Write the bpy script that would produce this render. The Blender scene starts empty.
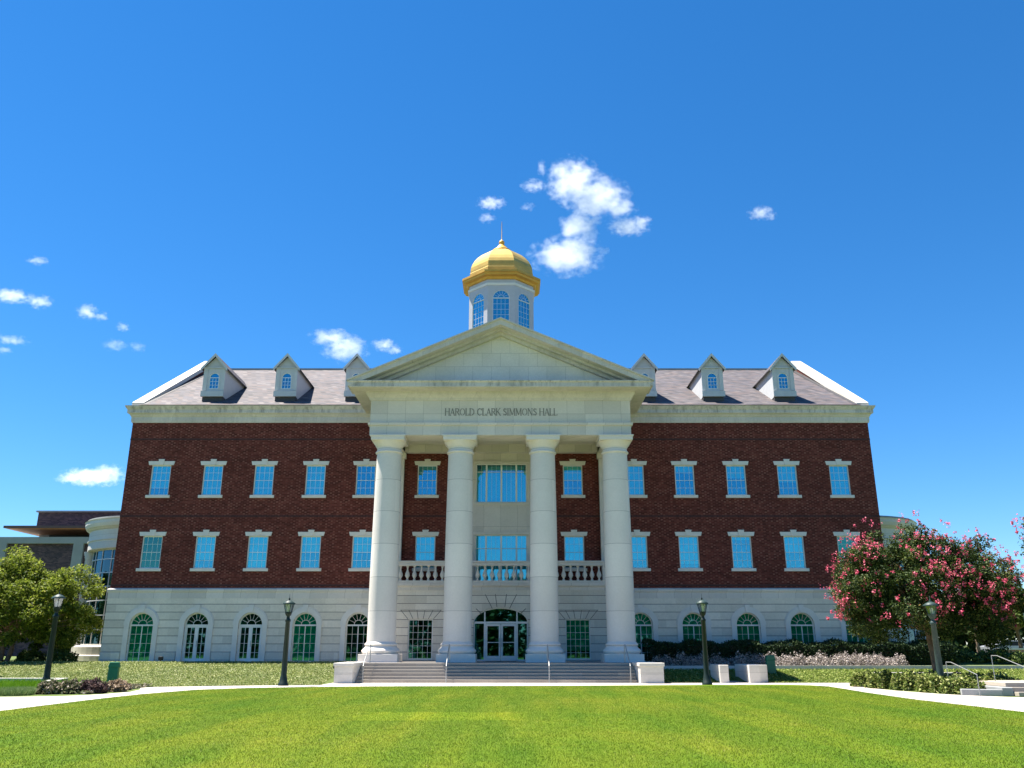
import bpy, math, random
import numpy as np
from mathutils import Vector, Matrix
from mathutils.geometry import tessellate_polygon
random.seed(7); RNG = np.random.default_rng(11)
R = math.radians; PI = math.pi
scene = bpy.context.scene
col = scene.collection

# ------------------------------------------------------------ camera
cam_d = bpy.data.cameras.new('camera'); cam = bpy.data.objects.new('camera', cam_d); col.objects.link(cam)
cam_d.sensor_fit = 'HORIZONTAL'; cam_d.sensor_width = 36.0; cam_d.lens = 850.0/1024.0*36.0
cam_d.clip_start = 0.1; cam_d.clip_end = 20000
cam.location = (0.77, -54.0, 1.68)
cam.rotation_euler = (R(90)+math.atan(264/850.0), 0, 0)
scene.camera = cam
# ------------------------------------------------------------ sky, sun, exposure
SUN = Vector((-0.39, 0.12, 1.0)).normalized()
EL = math.asin(SUN.z); ROT = math.atan2(SUN.x, SUN.y)
world = bpy.data.worlds.new('World'); scene.world = world; world.use_nodes = True
wn = world.node_tree.nodes; wl = world.node_tree.links
bg = wn['Background']; sky = wn.new('ShaderNodeTexSky'); sky.sky_type = 'NISHITA'
sky.sun_disc = False; sky.sun_elevation = EL; sky.sun_rotation = ROT
sky.air_density = 1.0; sky.dust_density = 0.0; sky.ozone_density = 10.0; sky.altitude = 150
hsv = wn.new('ShaderNodeHueSaturation'); hsv.inputs['Saturation'].default_value = 1.19; hsv.inputs['Hue'].default_value = 0.498
wl.new(sky.outputs[0], hsv.inputs['Color']); wl.new(hsv.outputs[0], bg.inputs['Color']); bg.inputs['Strength'].default_value = 0.065
sd = bpy.data.lights.new('sun', 'SUN'); sd.energy = 5.0; sd.angle = R(0.5); sd.color = (1.0, 0.935, 0.83)
so = bpy.data.objects.new('sun', sd); col.objects.link(so); so.location = (-40, 20, 90)
so.rotation_euler = (-SUN).to_track_quat('-Z', 'Y').to_euler()
vs = scene.view_settings; vs.view_transform = 'Standard'; vs.look = 'None'; vs.exposure = 1.55; vs.gamma = 1; vs.use_curve_mapping = False
cy = scene.cycles
cy.max_bounces = 8; cy.diffuse_bounces = 4; cy.glossy_bounces = 4; cy.transparent_max_bounces = 16; cy.volume_bounces = 4
cy.use_denoising = True; cy.volume_max_steps = 256

# ------------------------------------------------------------ node helpers
class NT:
    def __init__(s, name):
        s.m = bpy.data.materials.new(name); s.m.use_nodes = True
        s.n = s.m.node_tree.nodes; s.l = s.m.node_tree.links
        s.p = s.n['Principled BSDF']; s.out = s.n['Material Output']
    def new(s, t, **k):
        n = s.n.new(t)
        for a, b in k.items(): setattr(n, a, b)
        return n
    def put(s, sock, v):
        if isinstance(v, bpy.types.NodeSocket): s.l.new(v, sock)
        elif isinstance(v, (tuple, list)): sock.default_value = (*v, 1.0)[:4] if sock.type == 'RGBA' else v
        else: sock.default_value = v
    def math(s, op, a, b=0.0, c=0.0, clamp=False):
        n = s.new('ShaderNodeMath', operation=op); n.use_clamp = clamp
        for i, v in enumerate((a, b, c)): s.put(n.inputs[i], v)
        return n.outputs[0]
    def vmath(s, op, a, b=(0, 0, 0)):
        n = s.new('ShaderNodeVectorMath', operation=op)
        s.put(n.inputs[0], a); s.put(n.inputs[1], b)
        return n.outputs['Value'] if op in ('LENGTH', 'DOT_PRODUCT') else n.outputs[0]
    def coord(s, w='Object'): return s.new('ShaderNodeTexCoord').outputs[w]
    def xyz(s, v):
        n = s.new('ShaderNodeSeparateXYZ'); s.put(n.inputs[0], v); return n.outputs
    def comb(s, x, y, z=0.0):
        n = s.new('ShaderNodeCombineXYZ')
        for i, v in enumerate((x, y, z)): s.put(n.inputs[i], v)
        return n.outputs[0]
    def scale(s, v, sc): return s.vmath('MULTIPLY', v, sc)
    def noise(s, v, sc, detail=4, rough=0.55):
        n = s.new('ShaderNodeTexNoise'); s.put(n.inputs['Vector'], v)
        n.inputs['Scale'].default_value = sc; n.inputs['Detail'].default_value = detail; n.inputs['Roughness'].default_value = rough
        return n.outputs[0]
    def ramp(s, f, stops, interp='LINEAR'):
        n = s.new('ShaderNodeValToRGB'); s.put(n.inputs[0], f); e = n.color_ramp.elements; n.color_ramp.interpolation = interp
        while len(e) < len(stops): e.new(0.5)
        for i, (p, c) in enumerate(stops):
            e[i].position = p; e[i].color = (*c, 1.0) if not isinstance(c, float) else (c, c, c, 1)
        return n.outputs[0]
    def mix(s, f, a, b, mode='MIX'):
        n = s.new('ShaderNodeMix', data_type='RGBA', blend_type=mode)
        s.put(n.inputs[0], f); s.put(n.inputs[6], a); s.put(n.inputs[7], b); return n.outputs[2]
    def bump(s, h, st=0.3, d=0.02):
        n = s.new('ShaderNodeBump'); n.inputs['Strength'].default_value = st; n.inputs['Distance'].default_value = d
        s.put(n.inputs['Height'], h); s.l.new(n.outputs[0], s.p.inputs['Normal'])
    def done(s, colr=None, rough=0.7, metal=0.0, spec=0.4):
        if colr is not None: s.put(s.p.inputs['Base Color'], colr)
        s.put(s.p.inputs['Roughness'], rough); s.put(s.p.inputs['Metallic'], metal); s.put(s.p.inputs['Specular IOR Level'], spec)
        return s.m

def plain(name, c, rough=0.6, metal=0.0, var=0.12, sc=3.0, spec=0.4):
    t = NT(name); n = t.noise(t.coord(), sc, 5)
    k = t.ramp(n, [(0.25, (1-var,)*3), (0.75, (1+var*0.5,)*3)])
    return t.done(t.mix(1.0, c, k, 'MULTIPLY'), rough, metal, spec)

def cells(name, w, h, stops, joint, jc, rough=0.75, off=0.5, z0=0.0, vj=1.0, bump=0.3, var=0.15, plan=False, stain=0.0, jv=None):
    """courses of blocks: a colour per block, joints between, weathering"""
    t = NT(name); x, y, z = t.xyz(t.coord())
    u = t.math('ADD', x, y) if not plan else x
    v = y if plan else t.math('SUBTRACT', z, z0)
    rv = t.math('DIVIDE', v, h); row = t.math('FLOOR', rv)
    par = t.math('MODULO', t.math('ADD', row, 1000.0), 2.0)
    ru = t.math('ADD', t.math('DIVIDE', u, w), t.math('MULTIPLY', par, off)); cu = t.math('FLOOR', ru)
    wnz = t.new('ShaderNodeTexWhiteNoise', noise_dimensions='2D'); t.l.new(t.comb(cu, row), wnz.inputs['Vector'])
    base = t.ramp(wnz.outputs['Value'], stops)
    n = t.noise(t.coord(), 0.35, 6, 0.6); n2 = t.noise(t.coord(), 9.0, 4, 0.6)
    base = t.mix(1.0, base, t.ramp(n, [(0.3, (1-var,)*3), (0.7, (1+var*0.4,)*3)]), 'MULTIPLY')
    base = t.mix(1.0, base, t.ramp(n2, [(0.3, (1-var*0.5,)*3), (0.7, (1+var*0.3,)*3)]), 'MULTIPLY')
    fv = t.math('ABSOLUTE', t.math('SUBTRACT', t.math('FRACT', rv), 0.5)); fu = t.math('ABSOLUTE', t.math('SUBTRACT', t.math('FRACT', ru), 0.5))
    mv = t.math('GREATER_THAN', fv, 0.5-joint/h*0.5); mu = t.math('MULTIPLY', t.math('GREATER_THAN', fu, 0.5-(jv or joint)/w*0.5), vj)
    m = t.math('MAXIMUM', mv, mu)
    c = t.mix(m, base, jc)
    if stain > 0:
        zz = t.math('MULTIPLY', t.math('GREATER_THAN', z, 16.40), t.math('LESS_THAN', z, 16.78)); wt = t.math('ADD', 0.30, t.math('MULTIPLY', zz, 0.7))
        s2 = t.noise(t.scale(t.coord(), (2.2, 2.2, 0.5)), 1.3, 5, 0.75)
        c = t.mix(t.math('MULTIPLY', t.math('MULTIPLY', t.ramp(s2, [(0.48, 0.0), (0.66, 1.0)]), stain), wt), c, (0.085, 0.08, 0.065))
    if bump: t.bump(t.math('SUBTRACT', n2, t.math('MULTIPLY', m, 2.0)), bump, 0.01)
    return t.done(c, rough)

ST = (0.625, 0.58, 0.53)
def stv(k): return tuple(a*k for a in ST)
M = {}
def flemish(name):
    t = NT(name); x, y, z = t.xyz(t.coord()); u = t.math('ADD', x, y); h = 0.094; p = 0.34
    rv = t.math('DIVIDE', z, h); row = t.math('FLOOR', rv); par = t.math('MODULO', t.math('ADD', row, 1000.0), 2.0)
    ru = t.math('ADD', t.math('DIVIDE', u, p), t.math('MULTIPLY', par, 0.5)); cu = t.math('FLOOR', ru); fu = t.math('FRACT', ru)
    head = t.math('LESS_THAN', fu, 0.36)
    wnz = t.new('ShaderNodeTexWhiteNoise', noise_dimensions='3D'); t.l.new(t.comb(cu, row, head), wnz.inputs['Vector'])
    st = t.ramp(wnz.outputs['Value'], [(0, (0.070, 0.017, 0.012)), (0.6, (0.118, 0.027, 0.019)), (1, (0.16, 0.042, 0.03))])
    hd = t.ramp(wnz.outputs['Value'], [(0, (0.10, 0.027, 0.02)), (0.5, (0.165, 0.052, 0.039)), (1, (0.23, 0.09, 0.07))])
    c = t.mix(head, st, hd)
    fv = t.math('ABSOLUTE', t.math('SUBTRACT', t.math('FRACT', rv), 0.5)); m = t.math('GREATER_THAN', fv, 0.44)
    c = t.mix(m, c, (0.145, 0.065, 0.054))
    n = t.noise(t.scale(t.coord(), (1, 1, 1.6)), 0.45, 6, 0.65); c = t.mix(1.0, c, t.ramp(n, [(0.3, (0.78,)*3), (0.7, (1.12,)*3)]), 'MULTIPLY')
    return t.done(c, 0.92, spec=0.2)
M['brick'] = flemish('brick')
M['brick_dark'] = cells('brick_dark', 0.11, 0.3, [(0, (0.035, 0.012, 0.012)), (1, (0.07, 0.022, 0.02))], 0.012, (0.05, 0.03, 0.03), rough=0.8)
M['ashlar'] = cells('ashlar', 1.35, 0.467, [(0, (0.62, 0.565, 0.48)), (0.5, (0.70, 0.64, 0.545)), (1, (0.76, 0.695, 0.595))], 0.038, stv(0.36), z0=1.45-0.467*4, vj=0.25, bump=0.5, jv=0.012)
M['stone'] = cells('stone', 1.07, 3.0, [(0, stv(0.90)), (0.5, stv(1.0)), (1, stv(1.08))], 0.018, stv(0.5), off=0.0, vj=0.8, bump=0.15, var=0.1)
M['stone_fine'] = plain('stone_fine', ST, 0.7, var=0.1, sc=2.0)
M['tympanum'] = cells('tympanum', 1.12, 0.86, [(0, stv(1.08)), (1, stv(1.17))], 0.018, stv(0.66), z0=17.1, vj=0.9, bump=0.15)
M['drum'] = cells('drum', 50, 1.86, [(0, stv(1.12)), (1, stv(1.26))], 0.02, stv(0.55), z0=1.8, vj=0.0, bump=0.1, var=0.08)
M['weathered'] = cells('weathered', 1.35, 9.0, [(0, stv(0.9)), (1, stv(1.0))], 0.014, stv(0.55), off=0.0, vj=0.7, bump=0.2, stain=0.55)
M['slate'] = cells('slate', 0.34, 0.14, [(0, (0.04, 0.037, 0.044)), (0.3, (0.075, 0.069, 0.079)), (0.55, (0.115, 0.086, 0.083)), (0.8, (0.075, 0.072, 0.09)), (1, (0.16, 0.138, 0.135))], 0.012, (0.08, 0.07, 0.075), rough=0.75, var=0.2)
M['white_paint'] = plain('white_paint', (0.72, 0.72, 0.70), 0.5, var=0.06)
M['trim'] = plain('trim', (0.68, 0.645, 0.60), 0.7, var=0.08, sc=2.0)
M['joint'] = plain('joint', (0.16, 0.155, 0.145), 0.9)
M['lead_shade'] = plain('lead_shade', (0.05, 0.05, 0.055), 0.6)  # dark lead tone, also used as painted shade on the roof
M['dormer_paint'] = plain('dormer_paint', (0.49, 0.51, 0.53), 0.55, var=0.08)
M['gold'] = plain('gold', (0.60, 0.40, 0.095), 0.42, 0.35, var=0.2, sc=1.4)
M['gold_dark'] = plain('gold_dark', (0.66, 0.36, 0.06), 0.5, 0.3, var=0.15, sc=1.5)
M['blind'] = plain('blind', (0.84, 0.85, 0.83), 0.8, var=0.04)
M['interior'] = plain('interior', (0.10, 0.11, 0.11), 0.9, var=0.3, sc=0.6)
M['metal'] = plain('metal', (0.36, 0.37, 0.37), 0.45, 0.5, var=0.1)
M['green_metal'] = plain('green_metal', (0.008, 0.022, 0.02), 0.5, 0.0, var=0.3, sc=4.0, spec=0.3)
M['teal_metal'] = plain('teal_metal', (0.028, 0.055, 0.052), 0.5, 0.0, var=0.3, sc=4.0)
M['green_plastic'] = plain('green_plastic', (0.012, 0.17, 0.09), 0.45, var=0.15, spec=0.5)
M['black'] = plain('black', (0.012, 0.012, 0.014), 0.5)
M['concrete'] = plain('concrete', (0.62, 0.57, 0.51), 0.85, var=0.14, sc=0.9)
M['limestone'] = cells('limestone', 3.0, 0.5, [(0, (0.60, 0.57, 0.52)), (1, (0.66, 0.63, 0.57))], 0.012, (0.35, 0.33, 0.3), off=0.0, vj=0, bump=0.2, var=0.12)
M['step'] = cells('step', 1.8, 0.155, [(0, (0.38, 0.33, 0.27)), (1, (0.46, 0.40, 0.325))], 0.02, (0.22, 0.20, 0.18), off=0.3, vj=0.6, bump=0.2, jv=0.012)
M['purple_brick'] = cells('purple_brick', 0.32, 0.13, [(0, (0.045, 0.026, 0.035)), (0.5, (0.085, 0.045, 0.055)), (1, (0.15, 0.085, 0.085))], 0.016, (0.10, 0.08, 0.085), var=0.35)
M['grey_concrete'] = plain('grey_concrete', (0.30, 0.31, 0.31), 0.85, var=0.15, sc=0.7)
M['soffit_wood'] = plain('soffit_wood', (0.45, 0.22, 0.10), 0.6, var=0.15)
M['roof_edge'] = plain('roof_edge', (0.10, 0.06, 0.055), 0.6)
M['bark'] = plain('bark', (0.24, 0.16, 0.11), 0.9, var=0.45, sc=6.0)
M['bark_dark'] = plain('bark_dark', (0.11, 0.085, 0.065), 0.9, var=0.4, sc=6.0)
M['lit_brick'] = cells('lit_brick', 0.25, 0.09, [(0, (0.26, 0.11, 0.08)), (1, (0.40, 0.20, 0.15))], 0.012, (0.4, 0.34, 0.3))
M['letter'] = plain('letter', (0.25, 0.235, 0.21), 0.7)
M['mulch'] = plain('mulch', (0.07, 0.05, 0.035), 0.95, var=0.5, sc=5.0)
M['tyre'] = plain('tyre', (0.02, 0.02, 0.02), 0.8)
M['car_white'] = plain('car_white', (0.78, 0.79, 0.80), 0.25, var=0.02, spec=0.6)
M['car_silver'] = plain('car_silver', (0.40, 0.42, 0.44), 0.3, 0.4, var=0.02)

def glass(name, tint, refl, gloss=(0.75, 0.88, 0.98)):
    t = NT(name); t.n.remove(t.p)
    tr = t.new('ShaderNodeBsdfTransparent'); tr.inputs[0].default_value = (*tint, 1)
    gl = t.new('ShaderNodeBsdfGlossy'); gl.inputs['Color'].default_value = (*gloss, 1); gl.inputs['Roughness'].default_value = 0.02
    lw = t.new('ShaderNodeLayerWeight'); lw.inputs[0].default_value = 0.35
    b = t.noise(t.coord(), 0.9, 1); bm = t.new('ShaderNodeBump'); bm.inputs['Strength'].default_value = 0.02; bm.inputs['Distance'].default_value = 0.05
    t.l.new(b, bm.inputs['Height']); t.l.new(bm.outputs[0], gl.inputs['Normal'])
    f = t.math('ADD', refl, t.math('MULTIPLY', lw.outputs['Facing'], 0.3), clamp=True)
    mx = t.new('ShaderNodeMixShader'); t.put(mx.inputs[0], f); t.l.new(tr.outputs[0], mx.inputs[1]); t.l.new(gl.outputs[0], mx.inputs[2])
    t.l.new(mx.outputs[0], t.out.inputs['Surface']); return t.m
M['glass'] = glass('glass', (0.56, 0.95, 0.92), 0.32, (0.19, 0.70, 0.90))
M['glass_teal'] = glass('glass_teal', (0.10, 0.72, 0.58), 0.13, (0.35, 0.9, 0.9))
M['glass_bay'] = glass('glass_bay', (0.10, 0.30, 0.30), 0.10, (0.30, 0.55, 0.72))
M['glass_cupola'] = glass('glass_cupola', (0.5, 0.9, 0.9), 0.36, (0.24, 0.80, 0.92))
M['lamp_glass'] = glass('lamp_glass', (0.8, 0.82, 0.8), 0.15)

def leafmat(name, stops, trans=0.3, rough=0.6, spec=0.14, patch=None):
    t = NT(name); a = t.new('ShaderNodeAttribute'); a.attribute_name = 'tint'
    c = t.ramp(a.outputs['Fac'], stops)
    if patch:
        n = t.noise(t.coord(), patch[0], 5, 0.6); c = t.mix(1.0, c, t.ramp(n, [(0.3, patch[1]), (0.7, patch[2])]), 'MULTIPLY')
    t.done(c, rough, 0, spec)
    tl = t.new('ShaderNodeBsdfTranslucent'); t.put(tl.inputs[0], c)
    mx = t.new('ShaderNodeMixShader'); mx.inputs[0].default_value = trans
    t.l.new(t.p.outputs[0], mx.inputs[1]); t.l.new(tl.outputs[0], mx.inputs[2]); t.l.new(mx.outputs[0], t.out.inputs['Surface'])
    return t.m

# ------------------------------------------------------------ object helpers
def tag(o, label=None, cat=None, group=None, kind=None):
    if label: o['label'] = label
    if cat: o['category'] = cat
    if group: o['group'] = group
    if kind: o['kind'] = kind
    return o
def empty(name, loc, label, cat, group=None, rz=0.0):
    o = bpy.data.objects.new(name, None); col.objects.link(o); o.location = loc; o.rotation_euler.z = rz
    o.empty_display_size = 0.3
    return tag(o, label, cat, group)
def copy_tree(o, parent=None):
    c = o.copy(); col.objects.link(c)
    if parent: c.parent = parent
    for ch in [x for x in o.children]: copy_tree(ch, c)
    return c

class MB:
    """collects shapes into one mesh"""
    def __init__(s): s.v = []; s.f = []; s.sm = []
    def add(s, vs, fs, smooth=False):
        b = len(s.v); s.v += [tuple(p) for p in vs]; s.f += [tuple(b+i for i in f) for f in fs]; s.sm += [smooth]*len(fs); return s
    def box(s, x0, x1, y0, y1, z0, z1):
        vs = [(x0, y0, z0), (x1, y0, z0), (x1, y1, z0), (x0, y1, z0), (x0, y0, z1), (x1, y0, z1), (x1, y1, z1), (x0, y1, z1)]
        return s.add(vs, [(3, 2, 1, 0), (4, 5, 6, 7), (0, 1, 5, 4), (1, 2, 6, 5), (2, 3, 7, 6), (3, 0, 4, 7)])
    def prism(s, poly, y0, y1):
        """polygon in XZ (counter-clockwise seen from -Y) extruded in Y"""
        n = len(poly); vs = [(x, y0, z) for x, z in poly]+[(x, y1, z) for x, z in poly]
        fs = [tuple(range(n)), tuple(range(2*n-1, n-1, -1))]+[(j, i, i+n, j+n) for i in range(n) for j in [(i+1) % n]]
        return s.add(vs, fs)
    def plan(s, poly, z0, z1):
        n = len(poly); vs = [(x, y, z0) for x, y in poly]+[(x, y, z1) for x, y in poly]
        tri = tessellate_polygon([[Vector((x, y, 0)) for x, y in poly]])
        fs = [tuple(i+n for i in t) for t in tri]+[tuple(reversed(t)) for t in tri]+[(i, (i+1) % n, (i+1) % n+n, i+n) for i in range(n)]
        return s.add(vs, fs)
    def bar(s, p, q, w, y0, y1):
        (x0, z0), (x1, z1) = p, q; d = math.hypot(x1-x0, z1-z0) or 1e-6; nx, nz = -(z1-z0)/d*w/2, (x1-x0)/d*w/2
        return s.prism([(x0-nx, z0-nz), (x1-nx, z1-nz), (x1+nx, z1+nz), (x0+nx, z0+nz)], y0, y1)
    def ring(s, cx, cz, r0, r1, a0, a1, y0, y1, n=16, sx=1.0):
        for i in range(n):
            a = a0+(a1-a0)*i/n; b = a0+(a1-a0)*(i+1)/n
            P = lambda r, t: (cx+sx*r*math.cos(t), cz+r*math.sin(t))
            s.prism([P(r0, a), P(r1, a), P(r1, b), P(r0, b)], y0, y1)
        return s
    def sweep(s, path, prof, closed=False):
        """profile [(outward, z)] swept along an XY path; outward = right of travel"""
        n = len(path); P = [Vector(p) for p in path]; m = len(prof); vs = []
        for i in range(n):
            d0 = (P[i]-P[i-1]).normalized() if (i > 0 or closed) else None
            d1 = (P[(i+1) % n]-P[i]).normalized() if (i < n-1 or closed) else None
            if d0 is None: d0 = d1
            if d1 is None: d1 = d0
            n0 = Vector((d0.y, -d0.x)); n1 = Vector((d1.y, -d1.x)); b = (n0+n1); b = b/(b.dot(n0))
            for o, z in prof: vs.append((P[i].x+b.x*o, P[i].y+b.y*o, z))
        fs = []
        for i in range(n if closed else n-1):
            j = (i+1) % n
            for k in range(m-1): fs.append((i*m+k, j*m+k, j*m+k+1, i*m+k+1))
        if not closed: fs += [tuple(range(m)), tuple((n-1)*m+k for k in range(m-1, -1, -1))]
        return s.add(vs, fs)
    def lathe(s, cx, cy, prof, n=24, smooth=True, a0=0.0, cap=True):
        vs = []; m = len(prof)
        for r, z in prof:
            for i in range(n):
                a = a0+2*PI*i/n; vs.append((cx+r*math.cos(a), cy+r*math.sin(a), z))
        fs = [(k*n+i, k*n+(i+1) % n, (k+1)*n+(i+1) % n, (k+1)*n+i) for k in range(m-1) for i in range(n)]
        s.add(vs, fs, smooth)
        if cap:
            s.add(vs[:n], [tuple(range(n-1, -1, -1))]); s.add(vs[-n:], [tuple(range(n))])
        return s
    def tube(s, pts, rad, n=7):
        P = [Vector(p) for p in pts]; vs = []
        for i, p in enumerate(P):
            d = (P[min(i+1, len(P)-1)]-P[max(i-1, 0)]).normalized()
            a = d.orthogonal().normalized() if abs(d.z) > 0.99 else d.cross(Vector((0, 0, 1))).normalized()
            b = d.cross(a); r = rad[i] if isinstance(rad, (list, tuple)) else rad
            for k in range(n):
                t = 2*PI*k/n; vs.append(tuple(p+a*r*math.cos(t)+b*r*math.sin(t)))
        fs = [(i*n+k, i*n+(k+1) % n, (i+1)*n+(k+1) % n, (i+1)*n+k) for i in range(len(P)-1) for k in range(n)]
        s.add(vs, fs, True); e = (len(P)-1)*n
        s.add(vs[:n], [tuple(range(n-1, -1, -1))]); s.add(vs[e:], [tuple(range(n))]); return s
    def holed(s, outer, holes, y, depth):
        """wall face in XZ at y with openings, and the reveals of the openings"""
        loops = [outer]+holes; flat = [p for l in loops for p in l]
        tri = tessellate_polygon([[Vector((x, z, 0)) for x, z in l] for l in loops])
        fs = []
        for t in tri:
            a, b, c = [flat[i] for i in t]
            cr = (b[0]-a[0])*(c[1]-a[1])-(b[1]-a[1])*(c[0]-a[0])
            fs.append(tuple(t) if cr > 0 else tuple(reversed(t)))
        s.add([(x, y, z) for x, z in flat], fs)
        for h in holes:
            n = len(h); s.add([(x, y, z) for x, z in h]+[(x, y+depth, z) for x, z in h], [(i, (i+1) % n, (i+1) % n+n, i+n) for i in range(n)])
        return s
    def build(s, name, mat, parent=None, bevel=0.0):
        me = bpy.data.meshes.new(name); me.from_pydata(s.v, [], s.f)
        me.polygons.foreach_set('use_smooth', s.sm); me.materials.append(mat); me.update()
        o = bpy.data.objects.new(name, me); col.objects.link(o)
        if parent: o.parent = parent
        if bevel:
            b = o.modifiers.new('bevel', 'BEVEL'); b.width = bevel; b.segments = 2; b.limit_method = 'ANGLE'
        return o

def rect(x0, x1, z0, z1): return [(x0, z0), (x1, z0), (x1, z1), (x0, z1)]
def arch(cx, w, z0, zs, rise=None, n=14):
    r = w/2; rise = r if rise is None else rise
    return [(cx-r, z0), (cx+r, z0)]+[(cx+r*math.cos(PI*i/n), zs+rise*math.sin(PI*i/n)) for i in range(n+1)]

def leaves(name, P, size, mat, parent=None, aspect=0.5, up=0.5, tint=None, N=None):
    """one rhombic face per leaf"""
    n = len(P); s = RNG.uniform(size[0], size[1], n)[:, None]
    nr = RNG.normal(size=(n, 3)); nr /= np.linalg.norm(nr, axis=1)[:, None]
    if N is not None: nr = nr*(1-up)+N*up
    else: nr[:, 2] = np.abs(nr[:, 2])*(1-up)+up*1.2
    nr /= np.linalg.norm(nr, axis=1)[:, None]
    a = np.cross(nr, RNG.normal(size=(n, 3))); a /= np.linalg.norm(a, axis=1)[:, None]
    b = np.cross(nr, a)*aspect
    V = np.stack([P-a*s*0.5, P+b*s*0.5+a*s*0.05, P+a*s*0.5, P-b*s*0.5+a*s*0.05], 1).reshape(-1, 3)
    return rawmesh(name, V, 4, n, mat, parent, tint)
def rawmesh(name, V, k, n, mat, parent=None, tint=None):
    me = bpy.data.meshes.new(name); me.vertices.add(n*k); me.vertices.foreach_set('co', V.astype(np.float32).ravel())
    me.loops.add(n*k); me.loops.foreach_set('vertex_index', np.arange(n*k, dtype=np.int32))
    me.polygons.add(n); me.polygons.foreach_set('loop_start', np.arange(0, n*k, k, dtype=np.int32))
    me.update(calc_edges=True)
    t = RNG.uniform(0, 1, n) if tint is None else tint
    at = me.attributes.new('tint', 'FLOAT', 'POINT'); at.data.foreach_set('value', np.repeat(t, k).astype(np.float32))
    me.materials.append(mat); o = bpy.data.objects.new(name, me); col.objects.link(o)
    if parent: o.parent = parent
    return o
def inpoly(P, poly):
    x, y = P[:, 0], P[:, 1]; r = np.zeros(len(P), bool); n = len(poly)
    for i in range(n):
        (x0, y0), (x1, y1) = poly[i], poly[i-1]
        r ^= ((y0 > y) != (y1 > y)) & (x < (x1-x0)*(y-y0)/((y1-y0) or 1e-9)+x0)
    return r

# ============================================================ THE GROUND
ZT = 0.86                                   # terrace level at the foot of the wall
def gz(x, y):
    """height of the ground"""
    if abs(x) < 8.3: return 0.0 if y < 60 else ZT
    f0 = -10.4 if x < 0 else -8.5
    if 11.7 < x < 12.72: f0 = -6.0
    t = min(1.0, max(0.0, (y-f0)/(-1.6-f0)))
    return ZT*t
def gza(P): return np.array([gz(a, b) for a, b in P])
M['ground'] = None
t = NT('ground_soil'); n = t.noise(t.coord(), 0.25, 6); t.bump(t.noise(t.coord(), 6, 5), 0.4, 0.05)
M['ground'] = t.done(t.ramp(n, [(0.3, (0.075, 0.115, 0.022)), (0.7, (0.11, 0.15, 0.035))]), 0.95)
xs = [-3000, -900, -300, -150, -90, -60, -45]+[-36+i*2 for i in range(14)]+[-8.34, -8.28, -4, 0, 4, 8.28, 8.34, 10, 11.68, 11.72, 12.70, 12.74, 14]+[16+2*i for i in range(12)]+[45, 60, 90, 150, 300, 900, 3000]
ys = [-3000, -900, -300, -150, -90, -60, -40, -25, -14, -10.4, -9.4, -8.5, -7.9, -6.0, -5, -3.5, -2.5, -1.6, 0, 6, 14, 25, 40, 59, 61, 90, 150, 300, 900, 3000]
V = [(x, y, gz(x, y)-0.006) for y in ys for x in xs]; nx = len(xs)
tag(MB().add(V, [(j*nx+i, j*nx+i+1, (j+1)*nx+i+1, (j+1)*nx+i) for j in range(len(ys)-1) for i in range(nx-1)], True).build('ground', M['ground']), kind='structure')

lawn_edge = [(-13.5, -80), (-13.5, -28.6), (-13.5, -23), (-13.3, -19.6), (-12.5, -16.2), (-10.8, -14.5), (-8.6, -13.5), (-5, -12.8), (0, -12.4), (4.8, -12.0), (7.5, -11.5), (10.3, -11.1), (12.6, -10.8), (14.0, -10.9), (14.8, -11.6), (15.2, -12.9), (15.0, -15.5), (14.75, -18), (14.5, -23.1), (14.8, -29.0), (15.0, -34), (15.0, -80)]
outer = [(20.4, -80), (20.4, -22.4), (18.6, -21.6), (17.6, -20.4), (17.1, -19.4), (16.6, -17.0), (16.45, -14.3), (16.7, -12.4), (17.4, -10.8), (18.6, -8.75), (12.74, -8.7), (12.74, -6.0), (11.68, -6.0), (11.68, -8.7), (8.32, -8.7), (8.3, -8.62), (-8.3, -8.62), (-8.3, -11.3), (-10.5, -11.7), (-13.2, -12.5), (-15.3, -13.4), (-15.6, -14.3), (-14.9, -16.0), (-14.5, -17.9), (-14.8, -19.8), (-15.8, -21.2), (-17.8, -21.6), (-60, -22.2), (-60, -26), (-19, -27), (-18, -30), (-18, -80)]
M['paving'] = cells('paving', 1.5, 1.5, [(0, (0.46, 0.41, 0.365)), (1, (0.55, 0.495, 0.44))], 0.03, (0.28, 0.25, 0.22), off=0.0, plan=True, bump=0.1, var=0.14)
path = lawn_edge+outer
tri = tessellate_polygon([[Vector((x, y, 0)) for x, y in path]])
tag(MB().add([(x, y, 0.004) for x, y in path], [tuple(t) if (lambda a, b, c: (b[0]-a[0])*(c[1]-a[1])-(b[1]-a[1])*(c[0]-a[0]))(*[path[i] for i in t]) > 0 else tuple(reversed(t)) for t in tri]).build('path', M['paving']), kind='structure')
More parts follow.
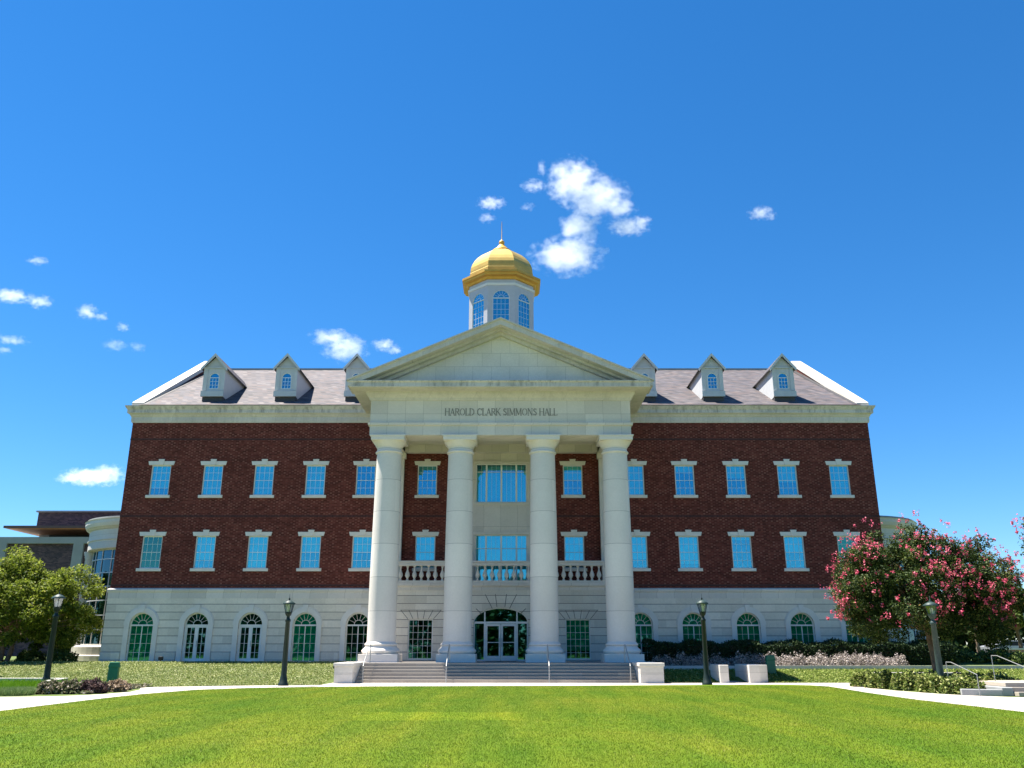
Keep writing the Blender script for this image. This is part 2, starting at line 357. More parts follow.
# lawn surface with mowing bands and patches, and its blades
def lawncol(t, base):
    n = t.noise(t.coord(), 0.16, 6, 0.65); n2 = t.noise(t.scale(t.coord(), (1.0, 0.10, 1)), 0.75, 2); n3 = t.noise(t.coord(), 1.7, 4, 0.7)
    c = t.mix(1.0, base, t.ramp(n, [(0.32, (0.74, 0.92, 0.8)), (0.5, (1.0, 1.0, 1.0)), (0.70, (1.28, 1.08, 1.5))]), 'MULTIPLY')
    c = t.mix(1.0, c, t.ramp(n2, [(0.4, (0.80, 0.90, 0.85)), (0.6, (1.14, 1.06, 1.08))]), 'MULTIPLY')
    c = t.mix(1.0, c, t.ramp(n3, [(0.3, (0.85, 0.9, 0.85)), (0.7, (1.14, 1.08, 1.2))]), 'MULTIPLY')
    x, y, z = t.xyz(t.vmath('ADD', t.coord(), t.vmath('MULTIPLY', t.vmath('SUBTRACT', t.comb(n3, n, 0.0), (0.5, 0.5, 0.0)), (1.2, 1.6, 0.0))))
    px = t.math('SUBTRACT', 1.0, t.math('SMOOTH_MAX', t.math('DIVIDE', t.math('ABSOLUTE', t.math('ADD', x, 1.1)), 2.3), t.math('DIVIDE', t.math('ABSOLUTE', t.math('ADD', y, 30.6)), 1.5), 0.1))
    return t.mix(t.math('MULTIPLY', t.math('MULTIPLY', px, 5.0, clamp=True), 0.8), c, t.mix(1.0, c, (1.6, 1.38, 1.3), 'MULTIPLY'))
t = NT('lawn_turf'); M['turf'] = t.done(lawncol(t, (0.092, 0.140, 0.007)), 0.9, spec=0.1); 
lawn_poly = lawn_edge
tri = tessellate_polygon([[Vector((x, y, 0)) for x, y in lawn_poly]])
tag(MB().add([(x, y, 0.008) for x, y in lawn_poly], [tuple(t) if (lambda a, b, c: (b[0]-a[0])*(c[1]-a[1])-(b[1]-a[1])*(c[0]-a[0]))(*[lawn_poly[i] for i in t]) > 0 else tuple(reversed(t)) for t in tri]).build('lawn', M['turf']), kind='structure')
t = NT('grass_blade'); a = t.new('ShaderNodeAttribute'); a.attribute_name = 'tint'
c = lawncol(t, t.ramp(a.outputs['Fac'], [(0, (0.052, 0.105, 0.003)), (0.5, (0.092, 0.148, 0.006)), (0.9, (0.145, 0.195, 0.014)), (0.97, (0.30, 0.31, 0.08)), (1, (0.46, 0.45, 0.18))]))
t.done(c, 0.6, spec=0.2); tl = t.new('ShaderNodeBsdfTranslucent'); t.put(tl.inputs[0], c); mx = t.new('ShaderNodeMixShader'); mx.inputs[0].default_value = 0.4
t.l.new(t.p.outputs[0], mx.inputs[1]); t.l.new(tl.outputs[0], mx.inputs[2]); t.l.new(mx.outputs[0], t.out.inputs['Surface']); M['blade'] = t.m
def blades(P, h, w, name, mat, kindlabel=None):
    n = len(P); ang = RNG.uniform(0, 2*PI, n); d = np.stack([np.cos(ang), np.sin(ang), np.zeros(n)], 1)
    H = RNG.uniform(h[0], h[1], n)[:, None]; W = RNG.uniform(w[0], w[1], n)[:, None]
    lean = RNG.normal(0, 0.45, (n, 3)); lean[:, 2] = 1.0
    V = np.stack([P-d*W/2, P+d*W/2, P+lean*H], 1).reshape(-1, 3)
    return rawmesh(name, V, 3, n, mat)
nb = 900000
d = 8.0*(41.6/8.0)**(RNG.uniform(0, 1, nb)**0.8); P = np.stack([RNG.uniform(-13.6, 16, nb), -54+d, np.full(nb, 0.006)], 1)
P = P[inpoly(P, lawn_poly)]
g = blades(P, (0.012, 0.032), (0.006, 0.012), 'grass', M['blade'])
tag(g, 'mown bright green lawn grass in front of the hall', 'grass', kind='stuff')

# ============================================================ THE HALL
hall = empty('academic_hall', (0, 0, 0), 'red brick hall with white columned portico and golden cupola dome', 'building')
HW = 24.1
WX = [8.64, 11.88, 15.2, 18.5, 21.86]           # window axes of the wings
PX = 4.68
z_top = (11.0, 12.97); z_mid = (6.41, 8.43)
# --- brick walls with openings
for sgn in (-1, 1):
    holes = []
    for x in WX+[PX]:
        for z0, z1 in (z_top, z_mid): holes.append(rect(sgn*x-0.63, sgn*x+0.63, z0, z1))
    xa, xb = sorted((sgn*2.05, sgn*HW))
    mb = MB().holed(rect(xa, xb, 5.2, 15.9), holes, 0.0, 0.3)
    xs_ = sgn*HW
    q = [(xs_, 0, 5.2), (xs_, 23, 5.2), (xs_, 23, 16.8), (xs_, 11.3, 23.3), (xs_, 0, 16.8)]
    mb.add(q, [(0, 1, 2, 3, 4) if sgn > 0 else (4, 3, 2, 1, 0)])
    mb.build('brick_wall', M['brick'], hall)
MB().box(-HW, HW, 22.9, 23.0, 0.5, 16.8).build('brick_wall', M['brick'], hall)
bb = MB()
for z in (9.62, 14.62, 5.33):
    for sgn in (-1, 1):
        xa, xb = sorted((sgn*2.05, sgn*(HW+0.012)))
        bb.box(xa, xb, -0.012, 0.0-0.003, z, z+0.11)
        bb.box(*sorted((sgn*(HW+0.003), sgn*(HW+0.012))), -0.003, 22.5, z, z+0.11)
bb.build('brick_band', M['brick_dark'], hall)
# --- stone base with arched openings
AZ0, AZS, AW = ZT+0.02, 3.02, 1.46
for sgn in (-1, 1):
    holes = [arch(sgn*x, AW, AZ0, AZS) for x in WX]
    xa, xb = sorted((sgn*6.6, sgn*(HW+0.06)))
    mb = MB().holed(rect(xa, xb, 0.0, 4.62), holes, -0.06, 0.36)
    xs_ = sgn*(HW+0.06)
    mb.add([(xs_, -0.06, 0), (xs_, 23, 0), (xs_, 23, 4.62), (xs_, -0.06, 4.62)], [(0, 1, 2, 3) if sgn > 0 else (3, 2, 1, 0)])
    mb.build('stone_base', M['ashlar'], hall)
around = [(-HW, 23), (-HW, 0), (HW, 0), (HW, 23)]
MB().sweep(around, [(-0.02, 4.6), (0.075, 4.6), (0.075, 4.95), (0.10, 4.97), (0.14, 5.06), (0.14, 5.14), (0.02, 5.22), (-0.02, 5.22)]).build('belt_course', M['stone'], hall)
for a, b in zip([-HW-0.06]+sorted([-x for x in WX])+[-6.6], sorted([-x for x in WX])+[-6.6]):
    x0 = a if a == -HW-0.06 else a+AW/2+0.36
    x1 = b-AW/2-0.36 if b != -6.6 else b
    if x1-x0 > 0.2:
        for q0, q1 in ((x0, x1), (-x1, -x0)): MB().box(q0, q1, -0.12, -0.063, 0.3, 1.42).build('plinth', M['ashlar'], hall, 0.012)
# --- cornice all round
cpro = [(-0.05, 15.78), (0.10, 15.78), (0.12, 15.86), (0.16, 15.90), (0.16, 16.16), (0.24, 16.20), (0.30, 16.30), (0.52, 16.38), (0.52, 16.60), (0.58, 16.64), (0.74, 16.80), (0.74, 16.86), (0.0, 16.90), (-0.05, 16.90)]
cpro = [(o*0.62 if o > 0 else o, z) for o, z in cpro]
MB().sweep([(-HW, 12), (-HW, 0), (-7.6, 0)], cpro).build('cornice', M['weathered'], hall)
MB().sweep([(7.6, 0), (HW, 0), (HW, 12)], cpro).build('cornice', M['weathered'], hall)
# --- roof
RZ = lambda y: 16.84+0.533*(y+0.55)
RY = 11.3; RIDGE = RZ(RY)
MB().prism([(0, 0)]*0 or [(-23.6, 0), (23.6, 0), (23.6, 1), (-23.6, 1)], 0, 1) if False else None
rf = MB(); rx = HW-0.45
rf.add([(-rx, -0.55, 16.87), (rx, -0.55, 16.87), (rx, RY, RIDGE), (-rx, RY, RIDGE), (-rx, 23.2, 16.87), (rx, 23.2, 16.87)], [(0, 1, 2, 3), (3, 2, 5, 4)])
roof = rf.build('roof', M['slate'], hall)
MB().box(-rx, rx, RY-0.12, RY+0.12, RIDGE-0.05, RIDGE+0.10).build('ridge_cap', M['grey_concrete'], roof)
for sgn in (-1, 1):
    g = MB(); xa, xb = sorted((sgn*(HW-0.62), sgn*(HW+0.03)))
    up = 0.34
    P = [(-0.2, 16.9), (RY+0.1, RIDGE-0.05), (23.1, 16.9), (23.1, 16.9+up), (RY+0.1, RIDGE+up+0.1), (-0.2, 16.98)]
    vs = [(xa, y, z) for y, z in P]+[(xb, y, z) for y, z in P]; n = 6
    fs = [tuple(range(n-1, -1, -1)), tuple(range(n, 2*n))]+[(i, (i+1) % n, (i+1) % n+n, i+n) for i in range(n)]
    par = g.add(vs, fs).build('gable_parapet', M['lead_shade'] if False else M['brick'], hall)
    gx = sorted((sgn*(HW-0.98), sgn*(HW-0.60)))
    MB().add([(gx[0], -0.5, 16.905), (gx[1], -0.5, 16.905), (gx[1], RY-0.15, RZ(RY-0.15)+0.045), (gx[0], RY-0.15, RZ(RY-0.15)+0.045)], [(0, 1, 2, 3)]).build('gable_shade_strip', M['lead_shade'], roof)  # dark strip widening the parapet's shadow band, shade put into the colour
    c = MB(); c0, c1 = xa-0.06, xb+0.06
    Q = [(-0.3, 16.74), (RY+0.1, RIDGE+up+0.103), (23.2, 16.9+up)]
    vs = [(x, y, z+d) for x in (c0, c1) for d in (0, 0.34) for y, z in Q]
    c.add(vs, [(3, 9, 10, 4), (4, 10, 11, 5), (0, 3, 4, 1), (1, 4, 5, 2), (6, 7, 10, 9), (7, 8, 11, 10), (0, 6, 9, 3), (0, 1, 7, 6), (1, 2, 8, 7), (2, 5, 11, 8)])
    c.build('coping', M['limestone'], par)
# --- interior behind the glass
it = MB().box(-23.8, 23.8, 3.4, 3.5, 0.6, 16.5)
for z in (0.80, 5.15, 9.7, 14.2): it.box(-23.8, 23.8, 0.36, 3.4, z-0.1, z)
for x in (-20.2, -16.8, -13.5, -10.2, -6.6, 6.6, 10.2, 13.5, 16.8, 20.2): it.box(x-0.05, x+0.05, 0.36, 3.4, 0.9, 14)
it.build('interior', M['interior'], hall)

# --- rectangular windows
def rect_window(x, z0, z1, blind, lintel=True, w=1.26, mat='glass'):
    h = z1-z0; f = MB(); t = 0.07
    f.box(x-w/2, x-w/2+t, 0.08, 0.2, z0, z1).box(x+w/2-t, x+w/2, 0.08, 0.2, z0, z1)
    f.box(x-w/2+t, x+w/2-t, 0.08, 0.2, z1-t, z1).box(x-w/2+t, x+w/2-t, 0.08, 0.2, z0, z0+t)
    for i in range(1, 4):
        f.box(x-w/2+w*i/4-0.0085, x-w/2+w*i/4+0.0085, 0.113, 0.165, z0+t, z1-t)
    for i in range(1, 4):
        zz = z0+h*i/4; k = 0.016 if i == 2 else 0.009
        f.box(x-w/2+t, x+w/2-t, 0.111, 0.168, zz-k, zz+k)
    fr = f.build('window', M['white_paint'], hall)
    MB().box(x-w/2+t*0.5, x+w/2-t*0.5, 0.122, 0.128, z0+t*0.5, z1-t*0.5).build('pane', M[mat], fr)
    if blind > 0:
        MB().box(x-w/2+0.02, x+w/2-0.02, 0.24, 0.25, z1-h*blind, z1).build('blind', M['blind'], fr)
    MB().box(x-w/2-0.14, x+w/2+0.14, -0.1, 0.078, z0-0.17, z0+0.012).build('sill', M['trim'], fr, 0.01)
    if lintel:
        l = MB().prism([(x-w/2-0.16, z1-0.01), (x+w/2+0.16, z1-0.01), (x+w/2+0.22, z1+0.24), (x-w/2-0.22, z1+0.24)], -0.07, 0.075)
        l.prism([(x-0.13, z1-0.012), (x+0.13, z1-0.012), (x+0.20, z1+0.37), (x-0.20, z1+0.37)], -0.11, -0.072)
        l.build('lintel', M['trim'], fr)
    return fr
bt = {-21.86: 0.75, -18.5: 1, -15.2: 1, -11.88: 1, -8.64: 0, -PX: 0.0, PX: 0.5, 8.64: 1, 11.88: 0.22, 15.2: 0.42, 18.5: 0.55, 21.86: 1}
bm_ = {-21.86: 0, -18.5: 0.72, -15.2: 1, -11.88: 0.5, -8.64: 0.5, -PX: 1, PX: 0.85, 8.64: 0.7, 11.88: 0.85, 15.2: 0.12, 18.5: 0.5, 21.86: 1}
for x, b in bt.items(): rect_window(x, *z_top, b)
for x, b in bm_.items(): rect_window(x, *z_mid, b, mat='glass_teal' if abs(x) > 21 else 'glass')
# --- arched ground-floor openings
def fan(f, cx, zs, r, y0, y1, tk=0.022):
    f.ring(cx, zs, r*0.36, r*0.36+tk*1.4, 0, PI, y0, y1, 10)
    for k in range(1, 7):
        a = PI*k/7; r0 = r*0.38
        f.bar((cx+r0*math.cos(a), zs+r0*math.sin(a)), (cx+r*0.98*math.cos(a), zs+r*0.98*math.sin(a)), tk, y0, y1)
def arch_window(x, door, shade=0.0):
    w, z0, zs = AW, AZ0, AZS; r = w/2; t = 0.06; f = MB()
    f.ring(x, zs, r-t, r, 0, PI, 0.06, 0.18, 18)
    f.box(x-r, x-r+t, 0.06, 0.18, z0, zs).box(x+r-t, x+r, 0.06, 0.18, z0, zs)
    f.box(x-r+t, x+r-t, 0.05, 0.185, zs-0.055, zs+0.035)
    f.box(x-r+t, x+r-t, 0.06, 0.18, z0, z0+0.06)
    fan(f, x, zs+0.03, r-t*0.6, 0.115, 0.16)
    if door:
        f.box(x-0.11, x+0.11, 0.07, 0.17, z0+0.06, zs-0.06)
        f.box(x-r+t, x-r+t+0.09, 0.07, 0.17, z0+0.06, zs-0.06).box(x+r-t-0.09, x+r-t, 0.07, 0.17, z0+0.06, zs-0.06)
        f.box(x-r+t, x+r-t, 0.072, 0.168, zs-0.15, zs-0.057).box(x-r+t, x+r-t, 0.072, 0.168, z0+0.062, z0+0.2)
        for s in (-1, 1): f.box(x+s*0.34-0.014, x+s*0.34+0.014, 0.105, 0.14, z0+0.2, zs-0.15)
    else:
        f.box(x-0.024, x+0.024, 0.08, 0.17, z0+0.06, zs-0.06)
        for s in (-1, 1): f.box(x+s*0.35-0.009, x+s*0.35+0.009, 0.105, 0.14, z0+0.06, zs-0.06)
    for i in range(1, 4):
        zz = z0+(zs-z0)*i/4; f.box(x-r+t, x+r-t, 0.103, 0.142, zz-0.009, zz+0.009)
    fr = f.build('arched_door' if door else 'arched_window', M['white_paint'], hall)
    MB().prism(arch(x, w-0.05, z0+0.02, zs), 0.12, 0.126).build('pane', M['glass_teal'], fr)
    if shade: MB().prism(arch(x, w-0.02, z0+0.02+(zs-z0)*(1-shade), zs), 0.25, 0.256).build('blind', M['blind'], fr)
    a = MB().ring(x, zs, r+0.003, r+0.30, 0, PI, -0.13, -0.063, 22)
    for s in (-1, 1): a.box(*sorted((x+s*(r+0.003), x+s*(r+0.30))), -0.13, -0.063, z0-0.1, zs)
    a.ring(x, zs, r+0.305, r+0.36, 0, PI, -0.10, -0.063, 22)
    a.prism([(x-0.10, zs+r), (x+0.10, zs+r), (x+0.16, zs+r+0.47), (x-0.16, zs+r+0.47)], -0.17, -0.132)
    a.build('stone_surround', M['trim'], fr)
    if door: MB().box(x+0.06, x+0.08, 0.02, 0.069, 1.75, 2.1).build('handle', M['metal'], fr)
    else: MB().box(x-r, x+r, -0.16, 0.055, z0-0.12, z0+0.004).build('sill', M['trim'], fr)
for x in WX:
    arch_window(-x, x in (18.5, 15.2), {21.86: 0.99, 11.88: 0.99}.get(x, 0)); arch_window(x, False, {8.64: 0.6, 11.88: 0.8, 18.5: 0.7, 21.86: 0.99}.get(x, 0.45))

# --- portico: ground-floor stone wall with entrance, one metre proud of the brick
YP = -1.0; LZ = 0.93
FX = 4.72
dA = arch(0.1, 3.3, LZ, 3.15, 0.85, 18)
hl = [dA]+[rect(s*FX-0.74, s*FX+0.74, LZ+0.1, 3.33) for s in (-1, 1)]
pw = MB().holed(rect(-6.5, 6.5, 0, 5.05), hl, YP, 0.35)
pw.add([(-6.5, YP, 0), (-6.5, 0, 0), (-6.5, 0, 5.05), (-6.5, YP, 5.05)], [(3, 2, 1, 0)]); pw.add([(6.5, YP, 0), (6.5, 0, 0), (6.5, 0, 5.05), (6.5, YP, 5.05)], [(0, 1, 2, 3)])
pwo = pw.build('portico_wall', M['ashlar'], hall)
for s in (-1, 1):                            # joints of the flat arches over the side windows
    for k in range(6):
        a = s*FX+(k-2.5)*0.31; tp = 0.085*(k-2.5)*2
        MB().bar((a, 3.36), (a+tp, 3.84), 0.035, YP-0.004, YP-0.001).build('joint', M['joint'], pwo)
    MB().bar((s*FX-1.25, 3.86), (s*FX+1.25, 3.86), 0.035, YP-0.0041, YP-0.0011).build('joint', M['joint'], pwo)
for p, q in (((-0.42, 3.95), (-0.85, 4.78)), ((-0.14, 4.05), (-0.24, 4.8)), ((0.34, 4.05), (0.44, 4.8)), ((0.62, 3.95), (1.05, 4.78)), ((-1.05, 3.62), (-1.4, 3.95)), ((1.25, 3.62), (1.6, 3.95))):
    MB().bar(p, q, 0.045, YP-0.004, YP-0.001).build('joint', M['joint'], pwo)
MB().sweep([(-6.5, -0.05), (-6.5, YP), (6.5, YP), (6.5, -0.05)], [(-0.3, 5.02), (0.05, 5.02), (0.05, 5.2), (0.16, 5.3), (0.16, 5.46), (-0.3, 5.46)]).build('balcony_ledge', M['stone'], hall)
MB().box(-6.45, 6.45, YP+0.28, 0.0, 5.3, 5.45).build('balcony_floor', M['stone_fine'], hall)
# entrance doors
e = MB(); ex = 0.1; y0, y1 = YP+0.1, YP+0.22
e.box(ex-1.62, ex+1.62, y0, y1, 3.08, 3.2)
for s in (-1, 1):
    e.box(ex+s*0.97-0.05, ex+s*0.97+0.05, y0, y1, LZ, 3.08); e.box(ex+s*0.97-0.04, ex+s*0.97+0.04, y0, y1, 3.2, 3.84)
    e.box(ex+s*1.60-0.035, ex+s*1.60+0.035, y0, y1, LZ, 3.08); e.box(*sorted((ex+s*1.02, ex+s*1.565)), y0, y1, LZ, LZ+0.1)
for i in range(18):
    a, b = PI*i/18, PI*(i+1)/18
    e.prism([(ex+k*math.cos(q), 3.15+j*math.sin(q)) for k, j, q in ((1.59, 0.80, a), (1.65, 0.85, a), (1.65, 0.85, b), (1.59, 0.80, b))], y0, y1)
ent = e.build('entrance', M['white_paint'], hall)
MB().prism(arch(ex, 3.26, LZ+0.02, 3.15, 0.83, 18), YP+0.15, YP+0.156).build('pane', M['glass_teal'], ent)
for s in (-1, 1):
    d = MB(); a, b = sorted((ex+s*0.012, ex+s*0.915)); yy0, yy1 = YP+0.06, YP+0.145
    d.box(a, a+0.11, yy0, yy1, LZ+0.02, 3.06).box(b-0.11, b, yy0, yy1, LZ+0.02, 3.06).box(a+0.11, b-0.11, yy0, yy1, 2.94, 3.06).box(a+0.11, b-0.11, yy0, yy1, LZ+0.02, LZ+0.3)
    d.box(a+0.11, b-0.11, yy0+0.02, yy0+0.05, 1.98, 2.02)
    do = d.build('door', M['white_paint'], hall)
    MB().tube([(ex+s*0.07, yy0-0.05, 1.75), (ex+s*0.07, yy0-0.05, 2.25)], 0.016).build('handle', M['metal'], do)
for s in (-1, 1):                            # tall side windows of the porch
    x = s*FX; z0, z1 = LZ+0.1, 3.33; w = 1.48; f = MB(); y0, y1 = YP+0.08, YP+0.2
    f.box(x-w/2, x-w/2+0.06, y0, y1, z0, z1).box(x+w/2-0.06, x+w/2, y0, y1, z0, z1).box(x-w/2+0.06, x+w/2-0.06, y0, y1, z1-0.06, z1).box(x-w/2+0.06, x+w/2-0.06, y0, y1, z0, z0+0.06)
    for i in range(1, 5): f.box(x-w/2+w*i/5-0.009, x-w/2+w*i/5+0.009, y0+0.03, y1-0.03, z0+0.06, z1-0.06)
    for i in range(1, 6): f.box(x-w/2+0.06, x+w/2-0.06, y0+0.028, y1-0.028, z0+(z1-z0)*i/6-0.009, z0+(z1-z0)*i/6+0.009)
    fo = f.build('window', M['white_paint'], hall)
    MB().box(x-w/2+0.03, x+w/2-0.03, YP+0.137, YP+0.143, z0+0.03, z1-0.03).build('pane', M['glass_teal'], fo)
    if s > 0: MB().box(x-w/2+0.02, x+w/2-0.02, YP+0.27, YP+0.275, z0+0.5, z1).build('blind', M['blind'], fo)
# --- central stone bay with four-light windows
cw = [(-1.66, -1.0), (-0.86, 0.02), (0.16, 1.04), (1.18, 1.84)]
CX = 0.09
hb = [rect(-1.62+CX-0.0, 1.62+CX, 10.54, 13.05), rect(-1.62+CX, 1.62+CX, 5.5, 8.5)]
MB().holed(rect(-2.05, 2.05, 5.2, 14.5), hb, -0.03, 0.3).build('centre_bay', M['stone'], hall)
for z0, z1 in ((8.5, 8.66), (10.36, 10.535), (13.06, 13.22)): MB().box(CX-1.78, CX+1.78, -0.10, -0.033, z0, z1).build('string_course', M['stone_fine'], hall, 0.01)
MB().box(CX-1.62, CX+1.62, -0.06, -0.033, 8.9, 10.15).build('spandrel_panel', M['stone'], hall, 0.01)
for z0, z1, bl in ((10.54, 13.05, 0.78), (5.5, 8.5, 1.0)):
    f = MB(); xl = [-1.62, -0.96, 0.0, 0.96, 1.62]
    for x in xl: f.box(CX+max(-1.62, x-0.055), CX+min(1.62, x+0.055), 0.06, 0.2, z0, z1)
    for a, b in zip(xl[:-1], xl[1:]):
        xa, xb = CX+a+0.055, CX+b-0.055
        f.box(xa, xb, 0.07, 0.19, z1-0.06, z1).box(xa, xb, 0.07, 0.19, z0, z0+0.06)
        zt = z1-0.52 if z0 > 9 else z1-0.85
        f.box(xa, xb, 0.1, 0.16, zt-0.02, zt+0.02)
        for k in range(1, 3 if b-a < 0.8 else 4):
            q = 2 if b-a < 0.8 else 3
            if k < q or q == 3 and k < 3: f.box(xa+(xb-xa)*k/q-0.008, xa+(xb-xa)*k/q+0.008, 0.115, 0.15, z0+0.06, z1-0.06)
    fo = f.build('window', M['white_paint'], hall)
    MB().box(CX-1.6, CX+1.6, 0.132, 0.138, z0+0.03, z1-0.03).build('pane', M['glass'], fo)
    MB().box(CX-1.6, CX+1.6, 0.26, 0.27, z0 if z0 < 9 else z0+0.02, z0+(z1-z0)*bl).build('blind', M['blind'], fo)
# --- balustrade
bal = None
YB = -1.0
bpro = [(0.085, 5.60), (0.085, 5.66), (0.05, 5.69), (0.06, 5.74), (0.15, 5.90), (0.13, 6.02), (0.05, 6.22), (0.045, 6.34), (0.07, 6.38), (0.05, 6.40), (0.085, 6.43), (0.085, 6.48)]
b1 = MB().box(-6.45, 6.5, YB-0.13, YB+0.13, 5.463, 5.6).box(-6.45, 6.5, YB-0.15, YB+0.15, 6.48, 6.66).box(-6.45, 6.5, YB-0.18, YB+0.18, 6.663, 6.78)
for x in (-2.42, 2.42): b1.box(x-0.42, x+0.42, YB-0.12, YB+0.12, 5.6, 6.48)
for x in (-6.35, 6.4): b1.box(x-0.1, x+0.1, YB-0.12, YB+0.12, 5.6, 6.48)
bal = b1.build('balustrade', M['stone_fine'], hall, 0.012)
first = None
for x0, x1, k in ((-6.25, -2.84, 8), (-2.0, 2.0, 9), (2.84, 6.3, 8)):
    for i in range(k):
        x = x0+(x1-x0)*(i+0.5)/k
        if first is None: first = MB().lathe(0, YB, bpro, 12).build('baluster', M['stone_fine'], bal); o = first
        else: o = first.copy(); col.objects.link(o); o.parent = bal
        o.location.x = x
# --- pilasters against the wall behind the columns
for x in (-6.76, 6.95):
    pp = MB(); pp.box(x-0.62, x+0.62, -0.45, -0.14, 0.9, 13.3)
    pp.box(x-0.72, x+0.72, -0.55, -0.14, 13.303, 13.68).box(x-0.72, x+0.72, -0.52, -0.14, 0.9, 1.6)
    pp.build('pilaster', M['stone_fine'], hall, 0.01)
# --- columns
CYL = -4.3; COLX = [-6.55, -2.30, 2.60, 6.90]
pro = []
for i in range(15):
    q = i/14; z = 2.0+(12.72-2.0)*q
    r = 0.80-0.075*max(0, (q-0.30)/0.70)**1.4; pro.append((r, z))
col_o = empty('column', (0, 0, 0), None, None) if False else None
def column(x):
    sh = MB().lathe(0, 0, pro, 40).build('column', M['drum'], hall); sh.location = (x, CYL, 0)
    b = MB().box(-1.08, 1.08, -1.08, 1.08, LZ-0.05, 1.36)
    b.lathe(0, 0, [(1.02, 1.36)]+[(0.95+0.12*math.sin(PI*i/8), 1.363+0.30*i/8) for i in range(9)]+[(0.91, 1.70), (0.88, 1.76)]+[(0.86+0.06*math.sin(PI*i/6), 1.78+0.16*i/6) for i in range(7)]+[(0.84, 1.96), (0.80, 2.02)], 40)
    b.build('base', M['drum'], sh, 0.012)
    c = MB().lathe(0, 0, [(0.73, 12.70), (0.80, 12.72), (0.82, 12.78), (0.78, 12.84), (0.73, 12.86), (0.73, 13.06), (0.77, 13.08), (0.80, 13.14), (0.88, 13.28), (0.95, 13.36), (0.97, 13.40)], 40)
    c.box(-0.98, 0.98, -0.98, 0.98, 13.40, 13.62).box(-1.03, 1.03, -1.03, 1.03, 13.62, 13.70)
    c.build('capital', M['drum'], sh, 0.012)
for x in COLX: column(x)
# --- entablature
YF = -5.12; EX0, EX1 = -7.66, 7.82
ring_ = [(EX0, 0.0), (EX0, YF), (EX1, YF), (EX1, 0.0)]
MB().sweep(ring_, [(-1.55, 13.70), (0, 13.70), (0, 14.28), (0.10, 14.30), (0.12, 14.44), (0.0, 14.46), (0, 15.86), (-1.55, 15.86)]).build('entablature', M['stone'], hall)
MB().sweep(ring_, [(-0.1, 15.84), (0.06, 15.84), (0.10, 15.98), (0.26, 16.14), (0.30, 16.30), (1.06, 16.33), (1.12, 16.36), (1.12, 16.62), (1.20, 16.68), (1.20, 16.74), (-0.1, 16.80)]).build('portico_cornice', M['weathered'], hall)
pc = MB()
for x in (-2.36, 2.54): pc.box(x-0.72, x+0.72, YF+1.55, -0.55, 13.72, 14.22)
pc.box(EX0+1.55, EX1-1.55, -0.55, -0.003, 13.72, 14.5)
pc.build('ceiling_beam', M['stone'], hall)
MB().box(EX0+1.5, EX1-1.5, YF+1.5, -0.003, 14.20, 14.3).build('portico_ceiling', M['stone_fine'], hall)
# --- pediment
AX = 0.08; slope = 0.432
def pz(x, top): return top-slope*abs(x-AX)
ty = MB().prism([(EX0+0.2, 16.8), (EX1-0.2, 16.8), (AX, 16.8+slope*(EX1-0.2-AX))], YF, YF+0.3)
ty.build('tympanum', M['tympanum'], hall)
def raking(top, th, yf, yb, xe):
    m = MB()
    for s in (-1, 1):
        x1 = AX+s*xe
        q = [(AX, top-th), (x1, top-th-slope*xe), (x1, top-slope*xe), (AX, top)]
        if s < 0: q = [q[1], q[0], q[3], q[2]]
        m.prism(q, yf, yb)
    return m
rk = MB()
for top, th, yf, xe in ((20.70, 0.09, -6.36, 9.04), (20.608, 0.34, -6.26, 8.98), (20.265, 0.16, -5.72, 8.3), (20.102, 0.20, -5.40, 7.9)):
    r = raking(top, th, yf, YF-0.002 if xe < 8.9 else YF+0.6, xe); rk.add(r.v, r.f)
rk.build('raking_cornice', M['weathered'], hall)
pr_ = MB(); xe = 8.9; tp = 20.62
pr_.add([(AX, -5.9, tp), (AX-xe, -5.9, tp-slope*xe), (AX-xe, 7.5, tp-slope*xe), (AX, 7.5, tp), (AX+xe, -5.9, tp-slope*xe), (AX+xe, 7.5, tp-slope*xe)], [(0, 3, 2, 1), (0, 4, 5, 3)])
pr_.build('portico_roof', M['slate'], hall)
